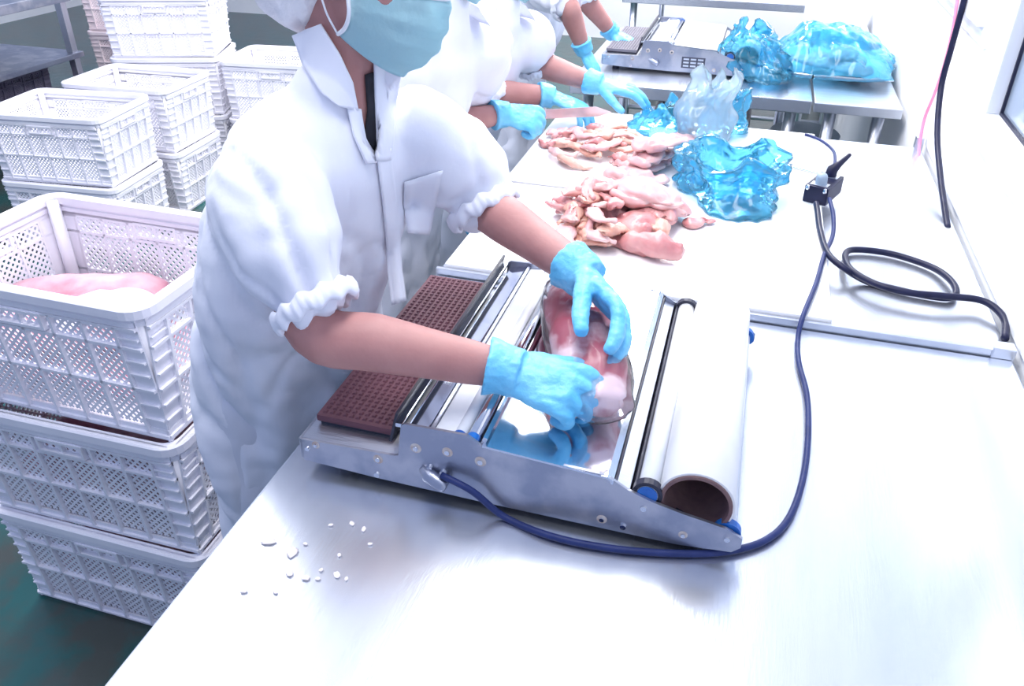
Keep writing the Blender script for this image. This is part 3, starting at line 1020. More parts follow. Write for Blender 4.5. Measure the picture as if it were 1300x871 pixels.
# pale slabs in the top crate and meat in the lower ones
def slab_meat(loc, rz, sx, sy, t, m, label, seed, bend=0.03):
    b = NB()
    n = 26
    g = {}
    for s in (0, 1):
        for i in range(n + 1):
            for j in range(n + 1):
                u, v = i / n * 2 - 1, j / n * 2 - 1
                k = 1 - 0.18 * (abs(u) ** 4) * (abs(v) ** 2)
                x = u * sx / 2 * k + 0.012 * nz((u, v, seed), 1.7)
                y = v * sy / 2 * k + 0.012 * nz((v, u, seed + 9), 1.7)
                ed = (1 - abs(u) ** 6) * (1 - abs(v) ** 6)
                zz = bend * nz((u * 0.9 + seed, v * 0.9, 0), 1.3) + (t * 0.5 * math.sqrt(max(ed, 0)) if s else -t * 0.5 * math.sqrt(max(ed, 0)))
                zz += 0.006 * nz((u * 3, v * 3, seed), 1.5)
                g[s, i, j] = b.verts.new((x, y, zz))
    for s in (0, 1):
        for i in range(n):
            for j in range(n):
                f = [g[s, i, j], g[s, i + 1, j], g[s, i + 1, j + 1], g[s, i, j + 1]]
                b.faces.new(f if s else f[::-1])
    bmesh.ops.remove_doubles(b, verts=b.verts, dist=0.0004)
    o = done('meat_slab', b, m, None, True)
    o.location = loc; o.rotation_euler = rz
    tag(o, label, 'meat')
    return o


slab_meat((sx_ - 0.02, sy_, 0.655), (0, 0, 0.1), 0.42, 0.26, 0.05, 'meat_red_edge', 'pink meat slab at the bottom of the open top crate', 3, 0.03)
slab_meat((sx_ - 0.06, sy_ + 0.0, 0.735), (0.10, -0.02, 0.3), 0.36, 0.26, 0.05, 'meat_slab', 'folded pink slab of meat with darker red edge in the open top crate', 11, 0.035)
for k_, zz in ((0, 0.035), (1, 0.335)):
    slab_meat((sx_ - 0.03, sy_ - 0.01, zz + 0.035), (0, 0, 0.05), 0.44, 0.29, 0.05, 'meat_red_edge', ['red meat slab inside the lowest crate of the near stack', 'red meat slab inside the middle crate of the near stack'][k_], 20 + k_, 0.02)
    slab_meat((sx_ + 0.02, sy_, zz + 0.10), (0.03, 0, -0.1), 0.42, 0.27, 0.06, 'meat_slab', ['pale meat slab on top inside the lowest near crate', 'pale meat slab on top inside the middle near crate'][k_], 30 + k_, 0.03)
# white sheet over the slabs
b = NB(); n = 24
g = [[None] * (n + 1) for _ in range(n + 1)]
for i in range(n + 1):
    for j in range(n + 1):
        u, v = i / n * 2 - 1, j / n * 2 - 1
        z = 0.030 - 0.020 * u * u - 0.018 * v * v + 0.008 * nz((u, v, 3), 2.2)
        g[i][j] = b.verts.new((u * 0.085 + 0.015 * nz((v, 1, 2), 1.5), v * 0.070 + 0.012 * nz((u, 5, 2), 1.5), z))
for i in range(n):
    for j in range(n):
        b.faces.new([g[i][j], g[i + 1][j], g[i + 1][j + 1], g[i][j + 1]])
bmesh.ops.solidify(b, geom=b.faces[:], thickness=0.002)
o = done('paper_sheet', b, 'paper', None, True); o.location = (sx_ + 0.055, sy_ - 0.03, 0.772); o.rotation_euler = (0.0, 0.05, 0.35)
tag(o, 'white sheet lying over the meat in the open top crate', 'sheet')


# ------------------------------------------------------------------ people
def pix(p):
    c = ROT.transposed() @ (V(p) - CAM)
    return 650 + F_PX * c.x / -c.z, 390 - F_PX * c.y / -c.z


def inside(poly, x, y):
    r = False
    n = len(poly)
    for i in range(n):
        x0, y0 = poly[i]
        x1, y1 = poly[(i + 1) % n]
        if (y0 > y) != (y1 > y) and x < (x1 - x0) * (y - y0) / (y1 - y0) + x0:
            r = not r
    return r


def hand_chains(wrist, d, pn, right, curl, thumb=(0.6, 0.75, 0.3), spread=1.0, s=1.0, grow=0.0, tcurl=0.3):
    d = V(d).normalized()
    pn = V(pn); pn = (pn - d * pn.dot(d)).normalized()
    th = d.cross(pn) if right else pn.cross(d)
    W = V(wrist)
    ch = []
    lens = (0.070, 0.078, 0.072, 0.056)
    lat = (0.030, 0.010, -0.011, -0.030)
    fwd = (0.086, 0.090, 0.086, 0.077)
    # palm
    pts = [W - d * 0.01, W + d * 0.02, W + d * 0.05, W + d * 0.08]
    ch.append((pts, [(0.017 + grow, 0.025 + grow), (0.0165 + grow, 0.030 + grow), (0.0145 + grow, 0.037 + grow), (0.012 + grow, 0.037 + grow)], pn))
    for i in range(4):
        k = W + (d * fwd[i] + th * lat[i]) * s
        c = curl[i] if isinstance(curl[i], (tuple, list)) else (curl[i], curl[i], curl[i] * 0.7)
        dd = (d + th * (0.10 * spread * (1.2 - 0.8 * i))).normalized()
        a = 0.0
        p = k
        pts = [W + (d * 0.03 + th * lat[i] * 0.6) * s, k]
        for j, fr in enumerate((0.45, 0.30, 0.25)):
            a += c[j]
            dirn = dd * math.cos(a) + pn * math.sin(a)
            p = p + dirn * lens[i] * fr * s
            pts.append(p)
        r0 = (0.0088, 0.0090, 0.0086, 0.0076)[i] * s
        ch.append((pts, [r0 * 1.15 + grow, r0 * 1.12 + grow, r0 + grow, r0 * 0.92 + grow, r0 * 0.8 + grow], None))
    t0 = W + (d * 0.022 + th * 0.020 + pn * 0.004) * s
    td = (d * thumb[0] + th * thumb[1] + pn * thumb[2]).normalized()
    t1 = t0 + td * 0.042 * s
    td2 = (td + d * tcurl + pn * tcurl * 0.5).normalized()
    t2 = t1 + td2 * 0.032 * s
    td3 = (td2 + d * tcurl * 0.6).normalized()
    t3 = t2 + td3 * 0.024 * s
    ch.append(([t0, t1, t2, t3], [0.0145 + grow, 0.0115 + grow, 0.0100 + grow, 0.0082 + grow], None))
    return ch


def add_chains(bm, ch, seg=12):
    for pts, rad, ref in ch:
        n = 4
        pp = catmull(pts, n)
        loft(bm, pp, interp(rad, len(pp)), seg, ref=ref)


def person(S, label, res=0.0055):
    """S: joints and pose of one person"""
    Fd = V((math.cos(S['yaw']), math.sin(S['yaw']), 0))
    Ld = V((-Fd.y, Fd.x, 0))
    neck, hc = V(S['neck']), V(S['head'])
    HF = V(S['face']).normalized()
    HM3 = basis(HF, S.get('up', (0, 0, 1)))
    HM = Matrix.Translation(hc) @ HM3.to_4x4()

    def H(x, y, z):
        return HM @ V((x, y, z))
    b = NB()
    # torso
    rings = S['torso']
    pts = [V(r[0]) for r in rings]
    rad = [(r[1] * 0.76, r[2] * 0.70) for r in rings]
    pp = catmull(pts, 4)
    loft(b, pp, interp(rad, len(pp)), 24, ref=Ld)
    loft(b, [neck - V((0, 0, 0.05)), neck, neck.lerp(H(-0.02, 0, -0.06), 0.5), H(-0.02, 0, -0.06)], [0.050, 0.054, 0.052, 0.054], 18)
    # head
    ell(b, H(-0.012, 0, 0.030), (0.094, 0.075, 0.086), HM3)
    ell(b, H(0.024, 0, -0.028), (0.066, 0.061, 0.085), HM3)
    ell(b, H(0.040, 0, -0.085), (0.044, 0.040, 0.030), HM3)
    ell(b, H(0.073, 0, 0.026), (0.020, 0.046, 0.012), HM3)
    loft(b, [H(0.084, 0, 0.012), H(0.098, 0, -0.012), H(0.107, 0, -0.030)], [0.008, 0.010, 0.014], 12)
    ell(b, H(0.086, 0, -0.060), (0.012, 0.024, 0.010), HM3)
    for s in (-1, 1):
        ell(b, H(-0.006, s * 0.075, -0.010), (0.018, 0.009, 0.031), HM3)
        ell(b, H(0.058, s * 0.036, -0.022), (0.024, 0.022, 0.024), HM3)
    # arms and hands
    glove_data = []
    for side in ('R', 'L'):
        sh, el_, wr = V(S['sh' + side]), V(S['el' + side]), V(S['wr' + side])
        fd = (wr - el_).normalized()
        pts = [sh, sh.lerp(el_, 0.5), el_, el_.lerp(wr, 0.3), el_.lerp(wr, 0.7), wr]
        pp = catmull(pts, 5)
        k = S.get('arm', 1.0)
        loft(b, pp, interp([0.050 * k, 0.044 * k, 0.040 * k, 0.041 * k, 0.033 * k, 0.0265 * k], len(pp)), 18)
        hd = S['hand' + side]
        add_chains(b, hand_chains(wr, hd['d'], hd['pn'], side == 'R', hd['curl'], hd.get('thumb', (0.6, 0.75, 0.3)), hd.get('spread', 1.0), 1.0, -0.0008, hd.get('tcurl', 0.3)), 10)
        glove_data.append((side, wr, fd, hd))
    # legs
    hip = V(S['torso'][1][0]); hip.z = 0.80
    feet = []
    for s in (-1, 1):
        hp = hip + Ld * s * 0.068
        ft = V((hip.x, hip.y, 0.0)) + Ld * s * 0.10 - Fd * 0.02
        kn = hp.lerp(ft, 0.47) + Fd * 0.02
        an = V((ft.x, ft.y, 0.085))
        pp = catmull([hp, hp.lerp(kn, 0.5), kn, kn.lerp(an, 0.4), an], 4)
        loft(b, pp, interp([0.072, 0.064, 0.050, 0.048, 0.034], len(pp)), 16)
        loft(b, [an + V((0, 0, -0.045)) - Fd * 0.035, an + V((0, 0, -0.050)) + Fd * 0.05, an + V((0, 0, -0.058)) + Fd * 0.11], [0.032, 0.030, 0.024], 12)
        feet.append((hp, kn, an))
    me = voxel(b, res, 5)
    body = link('person', me, 'skin', None, True)
    tag(body, label, 'person')
    # trousers and boots
    b = NB()
    for hp, kn, an in feet:
        loft(b, catmull([hp + V((0, 0, 0.0)), hp.lerp(kn, 0.5), kn, kn.lerp(an, 0.5), an + V((0, 0, 0.10))], 4), interp([0.080, 0.078, 0.068, 0.066, 0.062], 17), 18)
    me = voxel(b, 0.010, 4)
    displace(me, lambda p, n: n * 0.006 * nz(V((p.x * 2, p.y * 2, p.z)), 12))
    link('trousers', me, 'cloth_trouser', body, True)
    for hp, kn, an in feet:
        b = NB()
        loft(b, [an + V((0, 0, 0.22)), an + V((0, 0, 0.1)), an + V((0, 0, 0.0)), an + V((0, 0, -0.04))], [0.056, 0.050, 0.046, 0.044], 18)
        loft(b, [an + V((0, 0, -0.045)) - Fd * 0.040, an + V((0, 0, -0.045)) + Fd * 0.05, an + V((0, 0, -0.050)) + Fd * 0.12], [0.040, 0.040, 0.034], 16)
        me = voxel(b, 0.009, 4)
        for v in me.vertices:
            v.co.z = max(v.co.z, 0.001)
        link('boot', me, 'boot', body, True)
    # coat: torso and sleeves as one cloth surface
    b = NB()
    pts = [V(r[0]) for r in rings]
    pp = catmull(pts, 5)
    loft(b, pp, interp([(r[1], r[2]) for r in rings], len(pp)), 32, ref=Ld)
    for side in ('R', 'L'):
        loft_pts = [V(p) for p, r in S['sleeve' + side]]
        pp = catmull(loft_pts, 5)
        loft(b, pp, interp([r for p, r in S['sleeve' + side]], len(pp)), 20)
    for p0, p1, r0, r1 in S.get('shoulder_pads', []):
        loft(b, [V(p0), V(p1)], [r0, r1], 18)
    me = voxel(b, S.get('coat_res', 0.008), 7)
    sd = S.get('seed', 0) * 5.3
    zc = rings[-3][0][2]

    def cre(v, w):
        return math.exp(-(v / w) ** 2)

    def fold(p, n):
        low = min(1.0, max(0.0, (zc - p.z) / 0.35))
        a = math.atan2((p - pts[2]).dot(Ld), (p - pts[2]).dot(Fd))
        f = 0.007 * low * math.sin(a * 7 + 4.0 * nz(p + V((sd, 0, 0)), 3.0))
        q = V((p.x + sd + 0.25 * p.z, p.y - 0.2 * p.z, p.z * 0.33 + 0.3 * p.x))
        f += 0.012 * nz(q, 8) + 0.007 * nz(q + V((5, 1, 0)), 19)
        f -= 0.011 * cre(nz(q + V((2, 7, 1)), 6.5), 0.10)
        f -= 0.006 * cre(nz(q + V((9, 3, 4)), 13), 0.12)
        f += 0.003 * nz(V((p.x + sd, p.y, p.z)), 34)
        f *= min(1.0, max(0.12, ((p - neck).length - 0.11) / 0.12))
        return n * f * S.get('fold', 1.0)
    displace(me, fold)
    if 'neckline' in S:
        bm = bmesh.new(); bm.from_mesh(me)
        kill = []
        for f in bm.faces:
            c = f.calc_center_median()
            x, y = pix(c)
            if inside(S['neckline'], x, y) and f.normal.dot(CAM - c) > -0.1 and (c - neck).length < 0.25:
                kill.append(f)
        bmesh.ops.delete(bm, geom=kill, context='FACES')
        bmesh.ops.smooth_vert(bm, verts=[v for v in bm.verts if v.is_boundary], factor=0.5, use_axis_x=True, use_axis_y=True, use_axis_z=True)
        bm.to_mesh(me); bm.free()
    coat = link('coat', me, 'cloth', body, True)
    coat['label'] = 'white work coat with gathered short sleeves'
    # gathered cuffs
    for side in ('R', 'L'):
        (p0, r0), (p1, r1) = S['sleeve' + side][-2:]
        p0, p1 = V(p0), V(p1)
        ax = (p1 - p0).normalized()
        M3 = basis(ax, (0, 0, 1))
        bb = NB()
        seg, tb = 120, 8
        R = r1 * 1.04
        c = p1 + ax * r1 * 0.18
        g = []
        for j in range(seg):
            t = 2 * PI * j / seg
            k = 1 + 0.018 * math.sin(t * 25 + 4 * math.sin(t * 3)) + 0.03 * math.sin(t * 4 + sd)
            row = []
            for i in range(tb):
                a = 2 * PI * i / tb
                rr = R * k + 0.006 * math.cos(a)
                row.append(bb.verts.new(c + M3 @ V((0.013 * math.sin(a) + 0.003 * math.sin(t * 11 + sd), rr * math.cos(t), rr * math.sin(t)))))
            g.append(row)
        for j in range(seg):
            for i in range(tb):
                bb.faces.new([g[j][i], g[(j + 1) % seg][i], g[(j + 1) % seg][(i + 1) % tb], g[j][(i + 1) % tb]])
        done('cuff', bb, 'cloth', body, True)
    # gloves
    for side, wr, fd, hd in glove_data:
        b = NB()
        add_chains(b, hand_chains(wr, hd['d'], hd['pn'], side == 'R', hd['curl'], hd.get('thumb', (0.6, 0.75, 0.3)), hd.get('spread', 1.0), 1.0, 0.0016, hd.get('tcurl', 0.3)), 12)
        loft(b, [wr - fd * 0.030, wr - fd * 0.012, wr + V(hd['d']).normalized() * 0.015], [0.0385, 0.0345, 0.031], 20, dome=False)
        me = voxel(b, S.get('glove_res', 0.0032), 3)
        displace(me, lambda p, n: n * (0.0022 * nz(p, 45) + 0.0016 * abs(nz(V((p.x * 0.5, p.y, p.z)), 110))))
        go = link('glove', me, 'glove_blue', body, True)
        go['label'] = 'light blue disposable glove'
    # hair, net, eyes, mask
    b = NB(); ell(b, H(-0.030, 0, 0.022), (0.084, 0.0785, 0.086), HM3)
    for s in (-1, 1):
        loft(b, [H(0.012, s * 0.066, 0.04), H(0.014, s * 0.066, 0.0), H(0.012, s * 0.064, -0.025)], [0.014, 0.010, 0.005], 10)
    loft(b, [H(-0.08, 0, -0.01), H(-0.075, 0, -0.05), H(-0.055, 0, -0.075)], [(0.05, 0.025), (0.045, 0.02), (0.03, 0.014)], 14, ref=HM3 @ V((0, 1, 0)))
    link('hair', voxel(b, 0.006, 3), 'hair', body, True)
    b = NB(); vs = ell(b, (0, 0, 0), (1, 1, 1), None, 48, 32)
    for v in vs:
        x, y, z = v.co
        k = 1 + 0.05 * math.sin(math.atan2(y, x) * 14) * max(0, -z + 0.2) + 0.06 * nz((x + sd, y, z), 3)
        v.co = H(-0.062 + x * 0.118 * k, y * 0.100 * k, -0.004 + z * (0.134 if z > 0 else 0.108) * k + (0.01 * x if x < 0 else 0.11 * x))
    done('hair_net', b, 'net', body, True)
    for s in (-1, 1):
        b = NB(); ell(b, H(0.0775, s * 0.031, 0.007), (0.0115, 0.0135, 0.0065), HM3, 14, 10); ey = done('eye', b, 'eye', body, True)
        b = NB(); ell(b, H(0.0858, s * 0.031, 0.0045), (0.0042, 0.0056, 0.0052), HM3, 12, 8); done('pupil', b, 'hair', ey, True)
    b = NB(); nu, nv = 36, 22
    g = {}

    def mp(u, v):
        t = u * 1.28
        # v 0 top .. 1 bottom
        ztop = -0.006 - 0.016 * abs(u) ** 1.5
        zbot = -0.122 + 0.040 * abs(u) ** 1.6
        z = ztop + (zbot - ztop) * v
        bul = math.sin(PI * min(1, v * 0.9 + 0.12))
        x = -0.004 + 0.022 * math.exp(-(u / 0.24) ** 2) * max(0, 1 - 1.1 * v) + (0.100 + 0.022 * bul) * math.cos(t) - 0.030 * max(0, v - 0.72) ** 1.2 * 2.0
        y = (0.066 + 0.008 * bul) * math.sin(t) * (1.0 - 0.10 * v)
        pl = 0.0022 * math.sin(v * PI * 8) * (1 - abs(u)) + 0.003 * nz((u * 2, v * 3, sd), 2)
        return H(x + pl, y, z)
    for i in range(nu + 1):
        for j in range(nv + 1):
            g[i, j] = b.verts.new(mp(i / nu * 2 - 1, j / nv))
    for i in range(nu):
        for j in range(nv):
            b.faces.new([g[i, j], g[i + 1, j], g[i + 1, j + 1], g[i, j + 1]])
    bmesh.ops.solidify(b, geom=b.faces[:], thickness=0.0018)
    mk = done('face_mask', b, 'mask_blue', body, True)
    mk['label'] = 'pale blue pleated face mask'
    for edge in ([mp(i / 20 * 2 - 1, 0.0) for i in range(21)], [mp(-1, j / 6) for j in range(7)], [mp(1, j / 6) for j in range(7)]):
        b = NB(); tube(b, edge, 0.0028, 8, 3); done('mask_edge', b, 'mask_white', mk, True)
    for s in (-1, 1):
        for v_, ez in ((0.0, 0.018), (1.0, -0.034)):
            b = NB(); p0 = mp(s, v_)
            tube(b, [p0, p0.lerp(H(-0.004, s * 0.080, ez), 0.5) + HM3 @ V((0, s * 0.004, 0)), H(-0.004, s * 0.081, ez), H(-0.020, s * 0.080, (ez - 0.01) * 0.6)], 0.0014, 6, 4)
            done('ear_loop', b, 'mask_white', mk, True)
    # plain fold-down collar
    if S.get('collar', True):
        bb = NB(); g = []
        for j in range(41):
            t = (j / 40 * 2 - 1) * 2.35 + PI
            d = Fd * math.cos(t) + Ld * math.sin(t)
            row = []
            for (r, z) in ((0.066, 0.020), (0.074, 0.030), (0.090, 0.022), (0.108, -0.004), (0.120, -0.022)):
                row.append(bb.verts.new(neck + d * r + V((0, 0, z))))
            g.append(row)
        for j in range(40):
            for i in range(4):
                bb.faces.new([g[j][i], g[j + 1][i], g[j + 1][i + 1], g[j][i + 1]])
        bmesh.ops.solidify(bb, geom=bb.faces[:], thickness=0.003)
        done('collar', bb, 'cloth', body, True)
    return body, coat


def coat_patch(coat, rows, off, thick, name, m, parent, sub=6, body=None):
    """a piece of cloth lying on the coat: rows of photo points cast onto the coat surface"""
    dg = bpy.context.evaluated_depsgraph_get()
    bm0 = bmesh.new(); bm0.from_mesh(coat.data)
    bvh = BVHTree.FromBMesh(bm0)
    bvb = None
    if body is not None:
        bmb = bmesh.new(); bmb.from_mesh(body.data); bvb = BVHTree.FromBMesh(bmb); bmb.free()
    nr = len(rows)
    grid = []
    R2 = []
    for i in range((nr - 1) * sub + 1):
        u = i / sub; k = min(int(u), nr - 2); t = u - k
        R2.append([((1 - t) * a[0] + t * b_[0], (1 - t) * a[1] + t * b_[1]) for a, b_ in zip(rows[k], rows[k + 1])])
    G = []
    for r in R2:
        row = []
        nc = len(r)
        for i in range((nc - 1) * sub + 1):
            u = i / sub; k = min(int(u), nc - 2); t = u - k
            x, y = (1 - t) * r[k][0] + t * r[k + 1][0], (1 - t) * r[k][1] + t * r[k + 1][1]
            d = (ROT @ V(((x - 650) / F_PX, -(y - 390) / F_PX, -1))).normalized()
            hit, n, _, dist = bvh.ray_cast(CAM, d)
            if bvb is not None:
                h2, _n, _i, d2 = bvb.ray_cast(CAM, d)
                if h2 is not None and (hit is None or d2 < dist):
                    hit, dist = h2, d2
            row.append((dist, d) if hit else (None, d))
        G.append(row)
    # fill misses and smooth the distances so that the piece hangs as a sheet
    vals = sorted(q[0] for r in G for q in r if q[0])
    med = vals[len(vals) // 2]
    D = [[(q[0] if q[0] and -0.16 < q[0] - med < 0.07 else None) for q in r] for r in G]
    for _ in range(60):
        miss = [(i, j) for i in range(len(D)) for j in range(len(D[0])) if D[i][j] is None]
        if not miss:
            break
        new = {}
        for i, j in miss:
            nb = [D[a][c] for a, c in ((i + 1, j), (i - 1, j), (i, j + 1), (i, j - 1)) if 0 <= a < len(D) and 0 <= c < len(D[0]) and D[a][c] is not None]
            if nb:
                new[i, j] = sum(nb) / len(nb)
        for (i, j), v in new.items():
            D[i][j] = v
    b = NB(); vs = {}
    for i, r in enumerate(G):
        for j, (q, d) in enumerate(r):
            nb = [D[a][c] for a in range(max(0, i - 1), min(len(D), i + 2)) for c in range(max(0, j - 1), min(len(D[0]), j + 2))]
            dd = min(D[i][j], sum(nb) / len(nb))
            vs[i, j] = b.verts.new(CAM + d * (dd - off))
    for i in range(len(G) - 1):
        for j in range(len(G[0]) - 1):
            b.faces.new([vs[i, j], vs[i + 1, j], vs[i + 1, j + 1], vs[i, j + 1]])
    bmesh.ops.recalc_face_normals(b, faces=b.faces)
    bmesh.ops.solidify(b, geom=b.faces[:], thickness=thick)
    bm0.free()
    return done(name, b, m, parent, True)


# ---- main worker
P1 = dict(
    yaw=-0.34, seed=1, arm=0.93,
    neck=(-0.532, 0.992, 1.290), head=(-0.487, 1.0, 1.464), face=(0.93, -0.16, -0.24), up=(0.2, 0.0, 1.0),
    torso=[((-0.706, 0.995, 0.42), 0.160, 0.122), ((-0.700, 0.995, 0.65), 0.160, 0.124), ((-0.684, 0.992, 0.85), 0.163, 0.124), ((-0.640, 0.985, 1.00), 0.170, 0.130),
           ((-0.600, 0.985, 1.12), 0.170, 0.122), ((-0.567, 0.985, 1.205), 0.165, 0.105), ((-0.548, 0.990, 1.258), 0.120, 0.085), ((-0.538, 0.992, 1.290), 0.070, 0.062)],
    shR=(-0.590, 0.870, 1.200), elR=at(402, 420, Y=0.768), wrR=at(647, 470, Y=0.815),
    shL=(-0.475, 1.115, 1.205), elL=(-0.400, 1.155, 1.090), wrL=at(740, 348, Y=1.0),
    sleeveR=[((-0.590, 0.870, 1.200), 0.080), (at(338, 258, Y=0.825), 0.084), (at(366, 325, Y=0.795), 0.078), (at(396, 380, Y=0.775), 0.050)],
    sleeveL=[((-0.480, 1.110, 1.200), 0.080), ((-0.445, 1.135, 1.160), 0.080), ((-0.405, 1.145, 1.120), 0.072), (at(610, 257, Y=1.135), 0.054)],
    handR=dict(d=(1.0, -0.12, -0.10), pn=(0.15, 0.55, -1.0), curl=((0.75, 1.0, 0.6), (0.85, 1.05, 0.7), (0.9, 1.1, 0.7), (0.95, 1.1, 0.7)), thumb=(0.8, 0.45, 0.4), tcurl=0.4, spread=0.5),
    handL=dict(d=tuple(at(797, 410, Y=0.935) - at(740, 348, Y=1.0)), pn=(-0.50, -0.62, -0.55), curl=((0.45, 0.4, 0.3), (0.5, 0.4, 0.3), (0.5, 0.45, 0.3), (0.5, 0.45, 0.3)), thumb=(0.75, 0.4, 0.6), tcurl=0.3, spread=0.5),
    neckline=[(372, 30), (452, 142), (460, 182), (477, 205), (482, 180), (478, 120), (470, 60), (440, 20)],
    collar=False, coat_res=0.0075, glove_res=0.0026)
body1, coat1 = person(P1, 'worker in white coat, blue mask and gloves wrapping meat at the near machine', 0.0045)
# open shirt under the coat
sh = coat_patch(body1, [[(463, 95), (478, 90)], [(466, 140), (482, 135)], [(462, 175), (482, 175)], [(470, 205), (484, 205)]], 0.004, 0.002, 'shirt', 'dark_shirt', body1, body=None)
sh['label'] = 'black shirt showing at the neckline'
cl = coat_patch(coat1, [[(371, 45), (390, 37), (408, 30)], [(386, 84), (410, 76), (432, 69)], [(408, 118), (428, 112), (448, 104)], [(430, 135), (442, 138), (455, 140)]], 0.008, 0.003, 'collar', 'cloth', body1, body=body1)
cl2 = coat_patch(coat1, [[(474, 80), (488, 80), (508, 96)], [(475, 120), (488, 118), (502, 126)], [(477, 165), (488, 165), (500, 162)], [(478, 205), (487, 205), (496, 203)]], 0.007, 0.003, 'collar', 'cloth', body1, body=body1)
coat_patch(coat1, [[(477, 192), (495, 188)], [(480, 215), (497, 212)], [(485, 255), (502, 252)], [(489, 296), (507, 293)], [(492, 345), (510, 340)], [(497, 388), (516, 382)]], 0.006, 0.003, 'placket', 'cloth', body1)
coat_patch(coat1, [[(440, 136), (458, 138)], [(448, 172), (464, 174)], [(464, 208), (480, 207)]], 0.006, 0.003, 'placket', 'cloth', body1, body=body1)
coat_patch(coat1, [[(513, 231), (562, 216)], [(512, 262), (554, 256)], [(518, 296), (544, 298)]], 0.005, 0.003, 'pocket', 'cloth', body1)


def worker(dx, dy, dz, over, label, seed, res=0.007):
    S = dict(P1)
    for k in ('neckline',):
        S.pop(k)
    o = V((dx, dy, dz))
    S['seed'] = seed
    S['collar'] = True
    S['coat_res'] = 0.010
    S['fold'] = 0.7
    S['glove_res'] = 0.0036
    for k in ('neck', 'head', 'shR', 'shL', 'elR', 'elL', 'wrR', 'wrL'):
        S[k] = V(P1[k]) + o
    S['torso'] = [(tuple(V(c) + o * (1 if c[2] > 0.8 else 1)), a, b_) for c, a, b_ in P1['torso']]
    c_, a_, b2_ = S['torso'][-1]
    S['torso'][-1] = (c_, 0.088, 0.084)
    S['torso'].append((tuple(V(c_) + V((0.012, 0, 0.035))), 0.072, 0.070))
    S.update(over)
    for sd_ in ('R', 'L'):
        sh_, e_ = V(S['sh' + sd_]), V(S['el' + sd_])
        S['sleeve' + sd_] = [(sh_, 0.086), (sh_.lerp(e_, 0.35), 0.084), (sh_.lerp(e_, 0.65), 0.076), (sh_.lerp(e_, 0.92), 0.056)]
    return person(S, label, res)


# second worker, holding the knife
W2 = dict(elR=(-0.735, 1.735, 0.995), wrR=at(638, 144, z=1.0), elL=(-0.60, 2.02, 1.02), wrL=(-0.50, 1.90, 0.93),
          handR=dict(d=(0.9, 0.2, -0.15), pn=(-0.05, 0.6, -0.8), curl=((1.2, 1.3, 0.9),) * 4, thumb=(0.8, 0.4, 0.5)),
          handL=dict(d=(0.1, -0.05, -1.0), pn=(0.1, -1, 0), curl=((0.3, 0.5, 0.3),) * 4))
g1 = at(672, 146, z=0.985)
W2['wrL'] = (-0.69, 1.90, 0.83)
W2['elL'] = (-0.69, 1.93, 1.03)
worker(-0.135, 0.70, -0.03, W2, 'worker in white coat standing next behind the main worker, gripping a knife', 2)
# third worker, reaching into the blue bag
W3 = dict(elR=(-0.70, 2.13, 0.98), wrR=at(697, 121, z=0.965), elL=(-0.625, 2.36, 1.02), wrL=at(757, 106, z=0.985),
          handR=dict(d=(0.85, -0.05, -0.25), pn=(0.0, 0, -1.0), curl=((0.3, 0.5, 0.3),) * 4),
          handL=dict(d=(1.0, 0.12, -0.12), pn=(0.0, 0.1, -1.0), curl=((0.2, 0.3, 0.3),) * 4))
worker(-0.165, 1.20, -0.11, W3, 'worker in white coat bending over the small heap, arm stretched to the bag', 3)
# fourth worker at the second machine
W4 = dict(elR=(-0.640, 2.86, 1.10), wrR=(-0.585, 2.905, 0.945), elL=(-0.66, 3.22, 1.07), wrL=at(777, 42, X=-0.55),
          handR=dict(d=(0.45, 0.05, -0.8), pn=(-0.7, 0.2, -0.6), curl=((0.3, 0.4, 0.3),) * 4),
          handL=dict(d=(0.9, -0.1, -0.3), pn=(0.0, 0, -1.0), curl=((0.3, 0.4, 0.3),) * 4))
worker(-0.205, 2.10, -0.02, W4, 'worker in white coat standing at the second wrapping machine', 4)

# knife in the second worker's hand
e = empty('knife', g1)
kd = (at(765, 141, z=0.965) - g1)
e.rotation_euler = basis(kd, (0, 0, 1)).to_euler()
kl = kd.length
b = NB(); loft(b, [(-0.075, 0, 0), (-0.03, 0, 0), (0.035, 0, 0)], [(0.011, 0.008), (0.012, 0.009), (0.011, 0.008)], 14, ref=(0, 0, 1)); done('handle', b, 'knife_grip', e, True)
b = NB()
prof = [(0.035, -0.012), (0.035, 0.012), (kl * 0.9, 0.013), (kl + 0.03, -0.004), (kl * 0.95, -0.014)]
prism_xz(b, prof, -0.0009, 0.0009); done('blade', b, 'knife_steel', e)
tag(e, 'long steel knife with blue handle in the second worker\'s glove', 'knife')


